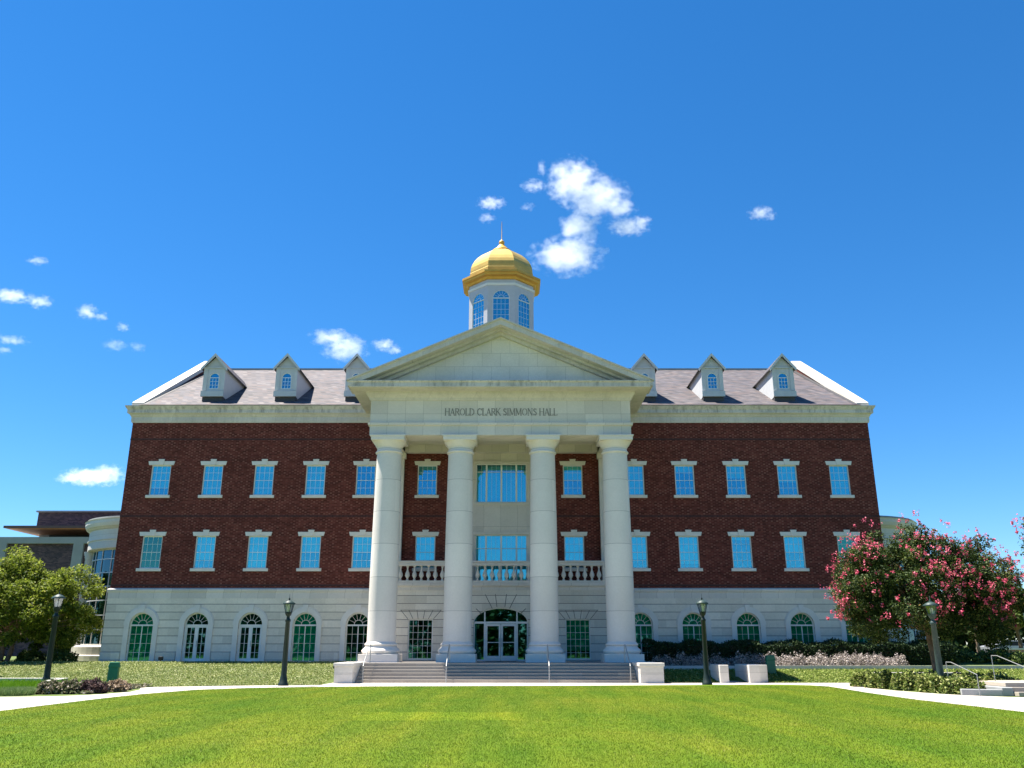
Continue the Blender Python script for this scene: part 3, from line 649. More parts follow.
# --- lettering cut in the frieze (thin serif strokes)
GL = {'H': (0.78, [(0.12, 0, 0.12, 1, 1), (0.66, 0, 0.66, 1, 1), (0.12, 0.52, 0.66, 0.52, 0)], [(0.12, 0), (0.12, 1), (0.66, 0), (0.66, 1)]),
 'A': (0.74, [(0.08, 0, 0.36, 1, 0), (0.36, 1, 0.66, 0, 1), (0.2, 0.36, 0.52, 0.36, 0)], [(0.08, 0), (0.66, 0)]),
 'R': (0.68, [(0.12, 0, 0.12, 1, 1), (0.12, 0.98, 0.4, 0.98, 0), (0.4, 0.98, 0.54, 0.86, 1), (0.54, 0.86, 0.54, 0.64, 1), (0.54, 0.64, 0.4, 0.52, 1), (0.4, 0.52, 0.12, 0.52, 0), (0.34, 0.52, 0.66, 0, 1)], [(0.12, 0), (0.12, 1)]),
 'O': (0.84, [], []), 'L': (0.6, [(0.12, 0, 0.12, 1, 1), (0.12, 0.03, 0.54, 0.03, 0), (0.54, 0, 0.54, 0.2, 0)], [(0.12, 1), (0.12, 0)]),
 'D': (0.8, [(0.12, 0, 0.12, 1, 1), (0.12, 0.98, 0.45, 0.95, 0), (0.45, 0.95, 0.68, 0.7, 1), (0.68, 0.7, 0.68, 0.3, 1), (0.68, 0.3, 0.45, 0.05, 1), (0.45, 0.05, 0.12, 0.02, 0)], [(0.12, 0), (0.12, 1)]),
 'C': (0.76, [(0.68, 0.78, 0.48, 0.97, 0), (0.48, 0.97, 0.26, 0.93, 1), (0.26, 0.93, 0.1, 0.68, 1), (0.1, 0.68, 0.1, 0.32, 1), (0.1, 0.32, 0.26, 0.07, 1), (0.26, 0.07, 0.48, 0.03, 1), (0.48, 0.03, 0.68, 0.2, 0), (0.68, 0.72, 0.68, 1, 0)], []),
 'K': (0.74, [(0.12, 0, 0.12, 1, 1), (0.12, 0.42, 0.6, 1, 0), (0.28, 0.6, 0.68, 0, 1)], [(0.12, 0), (0.12, 1), (0.6, 1), (0.68, 0)]),
 'S': (0.56, [(0.46, 0.8, 0.32, 0.97, 0), (0.32, 0.97, 0.12, 0.88, 1), (0.12, 0.88, 0.12, 0.66, 1), (0.12, 0.66, 0.46, 0.4, 1), (0.46, 0.4, 0.48, 0.16, 1), (0.48, 0.16, 0.3, 0.03, 1), (0.3, 0.03, 0.1, 0.18, 0), (0.46, 0.74, 0.46, 1, 0), (0.1, 0, 0.1, 0.26, 0)], []),
 'I': (0.34, [(0.17, 0, 0.17, 1, 1)], [(0.17, 0), (0.17, 1)]),
 'M': (0.94, [(0.12, 0, 0.14, 1, 0), (0.14, 1, 0.46, 0.08, 1), (0.46, 0.08, 0.78, 1, 0), (0.78, 1, 0.82, 0, 1)], [(0.12, 0), (0.82, 0), (0.12, 1), (0.8, 1)]),
 'N': (0.82, [(0.12, 0, 0.12, 1, 0), (0.12, 1, 0.68, 0, 1), (0.68, 0, 0.68, 1, 0)], [(0.12, 0), (0.1, 1), (0.68, 1)]), ' ': (0.34, [], [])}
txt = 'HAROLD CLARK SIMMONS HALL'; H = 0.43
tot = sum(GL[c][0] for c in txt); sx = 6.72/tot; cx = -3.24; tm = MB(); zb = 14.90
for ch in txt:
    w, st, se = GL[ch]
    P = lambda u, v: (cx+u*sx, zb+v*H)
    if ch == 'O':
        for i in range(16):
            a, b = 2*PI*i/16, 2*PI*(i+1)/16; k = 0.045 if abs(math.cos((a+b)/2)) > 0.5 else 0.022
            tm.bar(P(0.42+0.33*math.cos(a), 0.5+0.48*math.sin(a)), P(0.42+0.33*math.cos(b), 0.5+0.48*math.sin(b)), k, YF-0.015, YF-0.003)
    for a, b, c, d, th in st: tm.bar(P(a, b), P(c, d), 0.062 if th else 0.032, YF-0.015, YF-0.003)
    for u, v in se: tm.bar(P(u-0.11, v), P(u+0.11, v), 0.028, YF-0.016, YF-0.004)
    cx += w*sx
tm.build('inscription', M['letter'], hall)
nf = bpy.data.curves.new('house_number', 'FONT'); nf.body = '6401'; nf.size = 0.62; nf.extrude = 0.012
no = bpy.data.objects.new('tmp_text', nf); col.objects.link(no); bpy.context.view_layer.update()
nm = bpy.data.meshes.new_from_object(no.evaluated_get(bpy.context.evaluated_depsgraph_get())); bpy.data.objects.remove(no)
nm.materials.clear(); nm.materials.append(M['letter']); no = bpy.data.objects.new('house_number', nm); col.objects.link(no); no.parent = hall
no.location = (22.72, -0.14, 2.06); no.rotation_euler = (R(90), 0, 0)

# --- dormers
def dormer(x):
    yf = 0.35; hw = 0.70; zb = 17.69; ze = 19.75; za = 20.58
    def yr(z): return (z-16.84)/0.533-0.55
    b0 = 18.22; s0 = 19.02
    win = arch(x, 0.66, b0, s0, 0.33, 10)
    b = MB().holed([(x-hw, zb), (x+hw, zb), (x+hw, ze), (x, za-0.12), (x-hw, ze)], [win], yf, 0.12)
    for s in (-1, 1):
        q = [(x+s*hw, yf, zb), (x+s*hw, yr(zb)+0.05, zb-0.05), (x+s*hw, yr(ze)+0.3, ze), (x+s*hw, yf, ze)]
        b.add(q, [(0, 1, 2, 3) if s > 0 else (3, 2, 1, 0)])
        b.box(*sorted((x+s*0.46, x+s*(hw+0.02))), yf-0.05, yf-0.003, zb+0.42, ze-0.03)
    b.box(x-hw-0.06, x+hw+0.06, yf-0.16, yf-0.003, zb-0.03, zb+0.36)
    b.box(x-hw-0.05, x+hw+0.05, yf-0.08, yf-0.052, ze-0.1, ze-0.02)
    d = b.build('dormer', M['dormer_paint'], hall)
    MB().box(x-hw+0.02, x+hw-0.02, yf+0.02, yf+0.9, 17.2, zb-0.035).build('flashing_and_shade', M['lead_shade'], d)  # lead flashing, its dark colour doubling as the shadow under the dormer
    r = MB(); ov = 0.18; k = (za-ze)/hw
    for s in (-1, 1):
        xo = x+s*(hw+ov); zo = ze-ov*k; y0 = yf-0.22; y1a = yr(za)+0.4; y1e = yr(zo)+0.25
        vs = [(x, y0, za), (xo, y0, zo), (xo, y1e, zo), (x, y1a, za)]
        vs += [(a, b_, c+0.07) for a, b_, c in vs]
        fs = [(0, 1, 2, 3), (7, 6, 5, 4), (0, 4, 5, 1), (1, 5, 6, 2), (2, 6, 7, 3), (3, 7, 4, 0)]
        r.add(vs, fs if s < 0 else [tuple(reversed(f)) for f in fs])
    r.build('dormer_roof', M['slate'], d)
    m = MB()
    for s in (-1, 1):
        xo = x+s*(hw+ov+0.01); zo = ze-ov*k-0.01
        q = [(x, za-0.13), (xo, zo-0.13), (xo, zo+0.09), (x, za+0.09)]
        m.prism(q if s > 0 else [q[1], q[0], q[3], q[2]], yf-0.26, yf-0.223)
    m.build('gable_trim', M['dormer_paint'], d)
    f = MB(); f.ring(x, s0, 0.29, 0.34, 0, PI, yf+0.02, yf+0.1, 12)
    for s in (-1, 1): f.box(*sorted((x+s*0.285, x+s*0.33)), yf+0.02, yf+0.1, b0, s0)
    f.box(x-0.285, x+0.285, yf+0.02, yf+0.1, b0, b0+0.05).box(x-0.285, x+0.285, yf+0.03, yf+0.09, s0-0.03, s0+0.01)
    for s in (-1, 1): f.box(x+s*0.1-0.01, x+s*0.1+0.01, yf+0.04, yf+0.08, b0+0.05, s0-0.03)
    for z in (b0+0.28, b0+0.52): f.box(x-0.285, x+0.285, yf+0.038, yf+0.082, z-0.01, z+0.01)
    f.build('window_frame', M['white_paint'], d)
    MB().prism(arch(x, 0.64, b0+0.01, s0, 0.32, 10), yf+0.06, yf+0.064).build('pane', M['glass'], d)
    MB().prism(arch(x, 0.7, b0-0.05, s0, 0.36, 10), yf+0.3, yf+0.31).build('interior', M['interior'], d)
for x in (-19.2, -14.35, -9.66, 9.66, 14.2, 18.95): dormer(x)

# --- cupola
CUX, CUY = -0.10, 11.3
def octa(ap): return [(CUX+ap/math.cos(PI/8)*math.cos(PI/8+PI/4*i), CUY+ap/math.cos(PI/8)*math.sin(PI/8+PI/4*i)) for i in range(8)]
AP = 2.62; side = 2*AP*math.tan(PI/8)
cup = MB()
for i in range(8):
    loc = MB().holed(rect(-side/2, side/2, 21.5, 30.3), [arch(0, 1.34, 26.0, 28.36, 0.67, 12)], -AP, 0.15)
    a = PI/4*i; ca, sa = math.cos(a), math.sin(a)
    cup.add([(CUX+x*ca-y*sa, CUY+x*sa+y*ca, z) for x, y, z in loc.v], loc.f)
cup_o = cup.build('cupola', plain('cupola_paint', (0.50, 0.50, 0.53), 0.6, var=0.08), hall)
op = octa(AP)[::-1]
def osweep(name, prof, mat, par): return MB().sweep(octa(AP), prof, True).build(name, mat, par)
osweep('frieze_band', [(-0.02, 29.45), (0.06, 29.45), (0.10, 29.62), (-0.02, 29.62)], M['white_paint'], cup_o)
osweep('eaves', [(-0.3, 29.95), (0.12, 29.95), (0.20, 30.12), (0.46, 30.2), (0.50, 30.36), (0.58, 30.38), (0.58, 30.56), (-0.2, 30.72)], M['gold_dark'], cup_o)
for i in range(8):
    a = PI/4*i; ca, sa = math.cos(a), math.sin(a)
    f = MB(); y0, y1 = -AP+0.02, -AP+0.1
    f.ring(0, 28.36, 0.63, 0.67, 0, PI, y0, y1, 12)
    for s in (-1, 1): f.box(*sorted((s*0.63, s*0.67)), y0, y1, 26.0, 28.36)
    f.box(-0.63, 0.63, y0, y1, 28.30, 28.38)
    for x in (-0.32, 0, 0.32): f.box(x-0.010, x+0.010, y0+0.03, y1-0.01, 26, 28.3)
    for z in (26.45, 26.92, 27.38, 27.85): f.box(-0.63, 0.63, y0+0.028, y1-0.008, z-0.010, z+0.010)
    fan(f, 0, 28.37, 0.64, y0+0.03, y1-0.01, 0.018)
    f.v = [(CUX+x*ca-y*sa, CUY+x*sa+y*ca, z) for x, y, z in f.v]; f.build('window_frame', M['white_paint'], cup_o)
    p = MB().prism(arch(0, 1.32, 26.0, 28.36, 0.66, 12), -AP+0.058, -AP+0.062); p.v = [(CUX+x*ca-y*sa, CUY+x*sa+y*ca, z) for x, y, z in p.v]; p.build('pane', M['glass_cupola'], cup_o)
MB().lathe(CUX, CUY, [(2.1, 21.5), (2.1, 29.9)], 16).build('interior', M['stone_fine'], cup_o)
dp = [(2.66, 30.80), (2.66, 31.30), (2.62, 31.36), (2.62, 31.52), (2.58, 31.85), (2.48, 32.15), (2.30, 32.5), (2.04, 32.85), (1.70, 33.18), (1.30, 33.46), (0.95, 33.66), (0.72, 33.80)]
d = MB(); k = 1/math.cos(PI/8)
d.lathe(CUX, CUY, [(r*k*0.975, z-0.17) for r, z in dp], 8, False, PI/8)
dome = d.build('dome', M['gold'], cup_o)
MB().lathe(CUX, CUY, [(r_, z_-0.17) for r_, z_ in [(0.80, 33.80), (0.80, 33.88), (0.62, 33.98), (0.42, 34.2), (0.26, 34.42), (0.16, 34.5), (0.22, 34.56), (0.25, 34.68), (0.2, 34.8), (0.08, 34.88), (0.03, 35.0), (0.022, 36.5), (0.008, 36.7)]], 16).build('finial', M['gold_dark'], cup_o)

# --- rounded bays at both ends
def bay(sgn):
    bx, by = sgn*HW, 8.2; r0 = 4.75
    A = lambda t: (bx+sgn*math.cos(t), by+math.sin(t))
    def curve(r, n=28): return [(bx+sgn*r*math.cos(t), by+r*math.sin(t)) for t in [PI/2-PI*i/n for i in range(n+1)]]
    def cs(prof, r=r0):
        c = curve(r); c = c[::-1] if sgn < 0 else c
        m = MB().sweep(c[::-1] if sgn < 0 else c, prof); return m
    out = -1 if sgn > 0 else 1
    def ss(prof, r=r0):                     # outward always away from the axis
        c = curve(r)
        if sgn > 0: c = c[::-1]             # travel so that the right hand side faces out
        return MB().sweep(c, prof)
    body = ss([(-0.3, 0.4), (0.55, 0.4), (0.55, 1.2), (0.45, 1.25), (0.45, 1.75), (0.30, 1.85), (-0.3, 1.85)])
    bo = body.build('rounded_bay', M['limestone'], hall)
    ss([(-0.3, 8.05), (0.40, 8.05), (0.45, 8.1), (0.45, 8.6), (0.52, 8.65), (0.52, 8.72), (0.46, 8.76), (0.46, 9.35), (0.55, 9.4), (0.72, 9.55), (0.80, 9.75), (0.80, 9.95), (0.85, 10.02), (-0.3, 10.12)]).build('bay_entablature', M['limestone'], bo)
    MB().plan(curve(r0+0.7)[::(1 if sgn < 0 else -1)], 10.05, 10.15).build('bay_roof', M['grey_concrete'], bo)
    ss([(-0.02, 1.85), (0.01, 1.85), (0.01, 8.05), (-0.02, 8.05)]).build('pane', M['glass_bay'], bo)
    f = MB()
    for t in np.linspace(PI/2, -PI/2, 16):
        x, y = bx+sgn*(r0+0.03)*math.cos(t), by+(r0+0.03)*math.sin(t); f.tube([(x, y, 1.85), (x, y, 8.05)], 0.035, 4)
    for z in (1.9, 2.82, 3.75, 4.7, 5.6, 6.5, 7.4, 8.02):
        q = ss([(0.0, z-0.03), (0.07, z-0.03), (0.07, z+0.03), (0.0, z+0.03)]); f.add(q.v, q.f)
    f.build('window_frame', M['white_paint'], bo)
    for t in (R(25), R(70), R(-24)):
        x, y = bx+sgn*(r0+0.2)*math.cos(t), by+(r0+0.2)*math.sin(t)
        c = MB().lathe(x, y, [(0.50, 0.9), (0.50, 1.15), (0.44, 1.2), (0.46, 1.35), (0.37, 1.45), (0.36, 1.5), (0.32, 7.6), (0.36, 7.65), (0.36, 7.75), (0.42, 7.9), (0.44, 8.06)], 18)
        c.build('column', M['limestone'], bo)
    MB().lathe(bx, by, [(3.4, 0.8), (3.4, 10)], 20).build('interior', M['black'], bo)
bay(-1); bay(1)

# ============================================================ STEPS, CHEEK WALLS, RAILS
st = MB(); NS = 6; tr = 0.31; hs = LZ/NS
SY = -8.6
for i in range(NS):
    y0 = SY+tr*i
    st.box(-7.12, 7.12, y0, -6.6 if i < NS-1 else -0.7, hs*i-(0.02 if i == 0 else 0), hs*(i+1)-(0.0))
tag(st.build('entrance_steps', M['step'], None, 0.012), 'broad flight of pale stone steps up to the columned portico', 'steps')
LD = MB().box(-8.3, 8.3, -6.55, -0.7, 0.0, LZ-0.03)
tag(LD.build('portico_landing', M['concrete']), kind='structure')
def cheek(sgn, label):
    a, b = sorted((sgn*7.14, sgn*(8.3 if sgn > 0 else 8.05))); y0, y1 = -9.5, -5.7
    o = MB().box(a, b, y0, y1, -0.02, 0.44).box(a+0.012, b-0.012, y0+0.012, y1, 0.44, 0.452).box(a, b, y0, y1, 0.452, 0.80).build('stone_pedestal', M['limestone'], None, 0.02)
    MB().box(a-0.05, b+0.05, y0-0.05, y1, 0.803, 0.97).build('cap_stone', M['limestone'], o, 0.02)
    return tag(o, label, 'pedestal', 'pedestals flanking the steps')
cheek(-1, 'low pale stone pedestal beside the sunlit end of the steps'); cheek(1, 'low pale stone pedestal between the shaded end of the steps and grass slope')
def rail(x, label):
    e = empty('handrail', (x, SY+0.1, 0), label, 'handrail', 'handrails on the portico steps')
    P = [(0, -0.25, 0.0), (0, -0.25, 0.80), (0, -0.12, 0.93), (0, 1.5, 1.84), (0, 1.85, 1.84), (0, 1.85, 0.93)]
    MB().tube(P[:2], 0.028, 8).build('post', M['metal'], e); MB().tube([P[1], P[2], P[3], P[4]], 0.026, 8).build('rail', M['metal'], e); MB().tube([P[4], P[5]], 0.028, 8).build('post', M['metal'], e)
rail(-6.75, 'steel handrail rising beside the lit pedestal at the steps')
rail(-2.55, 'steel handrail on the steps before the column left of the doors')
rail(2.65, 'steel handrail on the steps before the column right of the doors')
rail(6.75, 'steel handrail on the shaded steps next to the stone pedestal')
# two short walls by the garden path opening
w1 = tag(MB().plan([(11.25, -8.8), (11.69, -8.8), (11.69, -6.6), (11.25, -6.6)], -0.02, 0.86).build('garden_wall', M['limestone'], None, 0.02), 'short white stone wall just right of the lamp post', 'wall', 'short walls at the garden opening')
w2 = tag(MB().plan([(12.73, -8.8), (13.24, -8.8), (13.74, -8.45), (13.74, -5.9), (12.73, -5.9)], -0.02, 0.86).build('garden_wall', M['limestone'], None, 0.02), 'wider white stone wall with shaded inner side, away from the lamp', 'wall', 'short walls at the garden opening')

# ============================================================ LAMPS AND SMALL FITTINGS
def lamp(x, y, z, h, label, mat='green_metal'):
    e = empty('street_lamp', (x, y, z), label, 'street lamp', 'lantern lamp posts')
    s = h/4.1
    MB().lathe(0, 0, [(0.25, 0), (0.25, 0.08), (0.20, 0.14), (0.17, 0.34), (0.145, 0.42), (0.135, 0.5), (0.105, 2.95*s), (0.13, 2.97*s), (0.13, 3.06*s), (0.085, 3.1*s), (0.075, 3.22*s), (0.13, 3.27*s), (0.16, 3.36*s), (0.17, 3.42*s)], 12).build('post', M[mat], e)
    MB().lathe(0, 0, [(0.15, 3.42*s), (0.24, 3.80*s)], 6, False, cap=False).build('lamp_glass', M['lamp_glass'], e)
    c = MB()
    for i in range(6):
        a = PI/3*i; c.tube([(0.155*math.cos(a), 0.155*math.sin(a), 3.42*s), (0.245*math.cos(a), 0.245*math.sin(a), 3.80*s)], 0.014, 4)
    c.build('cage', M[mat], e)
    MB().lathe(0, 0, [(0.06, 3.43*s), (0.07, 3.7*s)], 10).build('bulb', M['white_paint'], e)
    MB().lathe(0, 0, [(0.30, 3.79*s), (0.31, 3.83*s), (0.18, 3.92*s), (0.07, 3.98*s)], 12).build('lamp_roof', M['teal_metal'], e)
    MB().lathe(0, 0, [(0.05, 3.97*s), (0.035, 4.0*s), (0.05, 4.04*s), (0.012, 4.1*s), (0.005, 4.28*s)], 8).build('finial', M[mat], e)
lamp(-9.9, -12.0, 0.0, 3.98, 'dark green lantern lamp post before the pale wall left of the steps')
lamp(10.1, -10.95, 0.0, 4.05, 'dark green lantern lamp post beside the short white garden walls')
lamp(-20.15, -13.6, 0.02, 4.15, 'dark green lantern lamp post in the planting bed under the green tree')
lamp(17.95, -18.0, 0.0, 3.6, 'weathered teal lantern lamp post in shade under the pink flowering tree', 'teal_metal')
def bollard_lamp(x, y, z):
    e = empty('street_lamp', (x, y, z), 'small lamp post with round white top at the left edge by the trees', 'street lamp')
    MB().lathe(0, 0, [(0.14, 0), (0.1, 0.2), (0.08, 2.3), (0.14, 2.34)], 10).build('post', M['teal_metal'], e)
    MB().lathe(0, 0, [(0.14, 2.34), (0.17, 2.4), (0.17, 2.72), (0.2, 2.74)], 12).build('lamp_glass', M['white_paint'], e)
    MB().lathe(0, 0, [(0.26, 2.74), (0.26, 2.78), (0.12, 2.92), (0.02, 2.97)], 12).build('lamp_roof', M['white_paint'], e)
bollard_lamp(-26.6, -7.8, 0.3)
def bin_(x, y, label, rz):
    e = empty('utility_box', (x, y, gz(x, y)-0.03), label, 'utility box', None, rz)
    b = MB(); b.prism([(-0.24, 0), (0.24, 0), (0.22, 0.72), (-0.22, 0.72)], -0.22, 0.22); b.build('body', M['green_plastic'], e, 0.02)
    MB().prism([(-0.26, 0.72), (0.26, 0.72), (0.2, 0.98), (-0.2, 0.98)], -0.24, 0.24).build('lid', M['green_plastic'], e, 0.03)
bin_(-18.9, -9.7, 'green plastic utility box in the sun on the ivy slope', 0.25)
bin_(14.75, -5.6, 'green utility box in shade beside the white wall and flower bed', -0.1)
def flood(x, y, label):
    z = gz(x, y); e = empty('floodlight', (x, y, z), label, 'floodlight')
    MB().lathe(0, 0, [(0.04, 0), (0.04, 0.14)], 8).build('stake', M['black'], e)
    MB().box(-0.13, 0.13, -0.10, 0.08, 0.14, 0.34).build('head', M['black'], e, 0.03)
flood(-19.95, -1.3, 'small black floodlight at the wall between arched window and glazed door')
flood(-8.75, -5.6, 'small black floodlight on the slope by the stone pedestal')

# ============================================================ PLANTING
def scatter(x0, x1, y0, y1, den, zoff=0.0, keep=None):
    n = int((x1-x0)*(y1-y0)*den); P = np.stack([RNG.uniform(x0, x1, n), RNG.uniform(y0, y1, n)], 1)
    if keep is not None: P = P[keep(P)]
    return np.column_stack([P, gza(P)+zoff+RNG.uniform(0, 0.07, len(P))])
M['ivy'] = leafmat('ivy_leaf', [(0, (0.075, 0.115, 0.028)), (0.4, (0.19, 0.24, 0.065)), (0.75, (0.31, 0.345, 0.135)), (1, (0.52, 0.51, 0.30))], 0.25, patch=(0.5, (0.8, 0.85, 0.8), (1.15, 1.1, 1.05)))
M['ivy2'] = leafmat('jasmine_leaf', [(0, (0.065, 0.11, 0.018)), (0.5, (0.17, 0.23, 0.042)), (0.85, (0.28, 0.32, 0.085)), (1, (0.46, 0.46, 0.2))], 0.25, patch=(0.4, (0.85, 0.9, 0.8), (1.1, 1.1, 1.0)))
P = scatter(-34, -8.42, -13.2, -1.0, 420, 0.0, lambda p: p[:, 1] > np.interp(p[:, 0], [-15.3, -13.2, -10.5, -8.3], [-13.3, -12.4, -11.6, -11.2]))
tag(leaves('groundcover', P, (0.06, 0.11), M['ivy'], None, 0.6, 0.4), 'pale speckled ivy covering the slope left of the steps', 'groundcover', kind='stuff')
P = scatter(8.42, 34, -11.5, -4.2, 360, 0.0, lambda p: ~((p[:, 0] > 11.2) & (p[:, 0] < 13.75) & (p[:, 1] < -5.9)) & (p[:, 1] > np.interp(p[:, 0], [8.3, 18.5, 18.7, 34], [-8.6, -8.6, -11.5, -11.5])))
tag(leaves('groundcover', P, (0.06, 0.12), M['ivy2'], None, 0.6, 0.4), 'bright green groundcover on the slope right of the steps', 'groundcover', kind='stuff')

def bush_points(c, r, n, shell=0.55):
    d = RNG.normal(size=(n, 3)); d /= np.linalg.norm(d, axis=1)[:, None]; d[:, 2] = np.abs(d[:, 2])
    k = shell+(1-shell)*RNG.uniform(0, 1, n)**0.6
    f = 1+0.22*np.sin(d[:, 0]*7+c[0]*3)*np.cos(d[:, 1]*6+c[1]*5)
    return np.array(c)+d*np.array(r)*(k*f)[:, None]
# dark clipped hedge along the wall, right wing
M['hedge'] = leafmat('hedge_leaf', [(0, (0.012, 0.028, 0.012)), (0.6, (0.028, 0.055, 0.02)), (1, (0.06, 0.095, 0.035))], 0.15)
hg = empty('hedge', (16, -1.6, ZT), 'long dark clipped hedge along the foot of the right wing', 'hedge')
n = 52000
hp = np.stack([RNG.uniform(8.5, 26.5, n), np.zeros(n), np.zeros(n)], 1); fac = RNG.uniform(0, 1, n)
topz = 1.93+0.09*np.sin(hp[:, 0]*2.3)+0.06*np.sin(hp[:, 0]*5.1+1)
front = fac < 0.55
hp[:, 1] = np.where(front, -2.35+RNG.normal(0, 0.09, n), RNG.uniform(-2.35, -0.75, n)); hp[:, 2] = np.where(front, RNG.uniform(ZT-0.2, 1, n)*0+ZT-0.2+RNG.uniform(0, 1, n)*(topz-ZT+0.2), topz+RNG.normal(0, 0.06, n))
o = leaves('foliage', hp-np.array([16, -1.6, ZT]), (0.07, 0.13), M['hedge'], hg, 0.6, 0.3)
MB().box(-7.0, 10.4, -0.65, 0.75, -0.3, 0.95).build('branches', M['bark_dark'], hg)
# grey-white flowering border
M['greyflower'] = leafmat('grey_flower', [(0, (0.10, 0.085, 0.075)), (0.35, (0.30, 0.26, 0.24)), (0.8, (0.52, 0.46, 0.43)), (1, (0.68, 0.60, 0.56))], 0.2)
fb = []
for x in np.arange(9.2, 22.9, 0.5):
    fb.append(bush_points((x+RNG.uniform(-.15, .15), -3.45+RNG.uniform(-.25, .25), ZT-0.3), (0.5, 0.55, RNG.uniform(0.55, 0.95)), 700))
fb = np.concatenate(fb)
tag(leaves('flower_border', fb, (0.06, 0.12), M['greyflower'], None, 0.6, 0.3), 'grey and dusty white flowering border before the dark hedge', 'flowers', kind='stuff')
tag(MB().box(8.4, 60, -4.25, -4.1, 0.3, ZT-0.12).build('curb', M['concrete']), kind='structure')

# the beds at the left path
M['monkey'] = leafmat('lily_turf', [(0, (0.05, 0.15, 0.003)), (0.6, (0.11, 0.25, 0.006)), (1, (0.20, 0.34, 0.02))], 0.3)
M['palegrass'] = leafmat('pale_grass', [(0, (0.07, 0.13, 0.035)), (0.6, (0.17, 0.26, 0.085)), (1, (0.32, 0.38, 0.18))], 0.3)
P = np.stack([RNG.uniform(-34, -18.2, 34000), RNG.uniform(-20.9, -11.4, 34000), np.zeros(34000)], 1)
tag(blades(P, (0.2, 0.42), (0.015, 0.03), 'lily_turf', M['monkey']), 'rich green tufted lily turf in the bed round the left lamp', 'ground plants', kind='stuff')
def tuft_clump(x, y, r, h, n, mat, label, grp):
    a = RNG.uniform(0, 2*PI, n); q = RNG.uniform(0, 1, n)**0.5*r
    P = np.stack([x+q*np.cos(a), y+q*np.sin(a), np.full(n, 0.0)], 1)
    o = blades(P, (h*0.5, h), (0.012, 0.03), 'grass_clump', mat); tag(o, label, 'plant', grp)
for x, y in ((-19.6, -20.2), (-18.7, -20.3), (-17.8, -20.2), (-18.3, -19.2)):
    tuft_clump(x, y, 0.62, 0.30, 2600, M['palegrass'], 'pale green grass clump in the bed between lamp and path', 'pale grass clumps by the left lamp')
M['purple'] = leafmat('purple_leaf', [(0, (0.03, 0.02, 0.022)), (0.6, (0.075, 0.045, 0.045)), (1, (0.16, 0.10, 0.09))], 0.2)
M['tanbloom'] = leafmat('tan_bloom', [(0, (0.12, 0.09, 0.05)), (0.5, (0.30, 0.22, 0.14)), (1, (0.52, 0.40, 0.30))], 0.2)
M['mixed'] = leafmat('mixed_leaf', [(0, (0.03, 0.045, 0.02)), (0.45, (0.10, 0.12, 0.045)), (0.8, (0.24, 0.20, 0.14)), (1, (0.48, 0.40, 0.34))], 0.2)
def shrub(x, y, r, h, mat, label, n=2600, grp=None, size=(0.06, 0.13), name='shrub'):
    z = gz(x, y)
    e = empty(name, (x, y, z), label, 'shrub', grp)
    leaves('foliage', bush_points((0, 0, 0.02), (r, r, h), n), size, mat, e, 0.6, 0.3)
    m = MB()
    for k in range(6):
        a = 2*PI*k/6; m.tube([(0, 0, -0.02), (0.3*r*math.cos(a), 0.3*r*math.sin(a), h*0.4), (0.65*r*math.cos(a), 0.65*r*math.sin(a), h*0.75)], [0.02, 0.014, 0.006], 5)
    m.build('stems', M['bark_dark'], e); return e
shrub(-17.0, -19.3, 0.52, 0.46, M['mixed'], 'mixed green and tan shrub next to the pale grass clumps')
shrub(-16.3, -19.1, 0.5, 0.48, M['mixed'], 'shrub with tan blooms between the mixed and the purple shrubs')
shrub(-15.6, -18.8, 0.55, 0.5, M['purple'], 'dark purple leaved shrub in the bed by the path')
shrub(-15.2, -17.6, 0.42, 0.42, M['tanbloom'], 'tan dry looking shrub at the right end of the bed')
shrub(-15.6, -16.2, 0.36, 0.32, M['tanbloom'], 'smallest tan shrub at the tip of the path bed')
P = np.stack([RNG.uniform(-18.8, -15.3, 9000), RNG.uniform(-19.6, -12.6, 9000), RNG.uniform(0, 0.12, 9000)], 1); P = P[P[:, 0] < -15.1-0.12*np.abs(P[:, 1]+18)]
tag(leaves('bed_cover', P, (0.08, 0.16), M['mixed'], None, 0.6, 0.4), 'mixed low leaves between the shrubs of the path bed', 'ground plants', kind='stuff')
tag(MB().box(-60, -20.8, -11.35, -11.1, 0.0, 0.32).build('low_wall', M['limestone'], None, 0.02), 'long low white capped wall behind the green lily turf', 'wall')
tag(MB().plan([(-20.78, -11.35), (-20.78, -11.1), (-20.4, -11.1), (-19.45, -14.4), (-19.75, -14.4)], 0.0, 0.32).build('low_wall', M['limestone'], None, 0.02), 'short white sloping kerb wall just right of the left lamp post', 'wall')

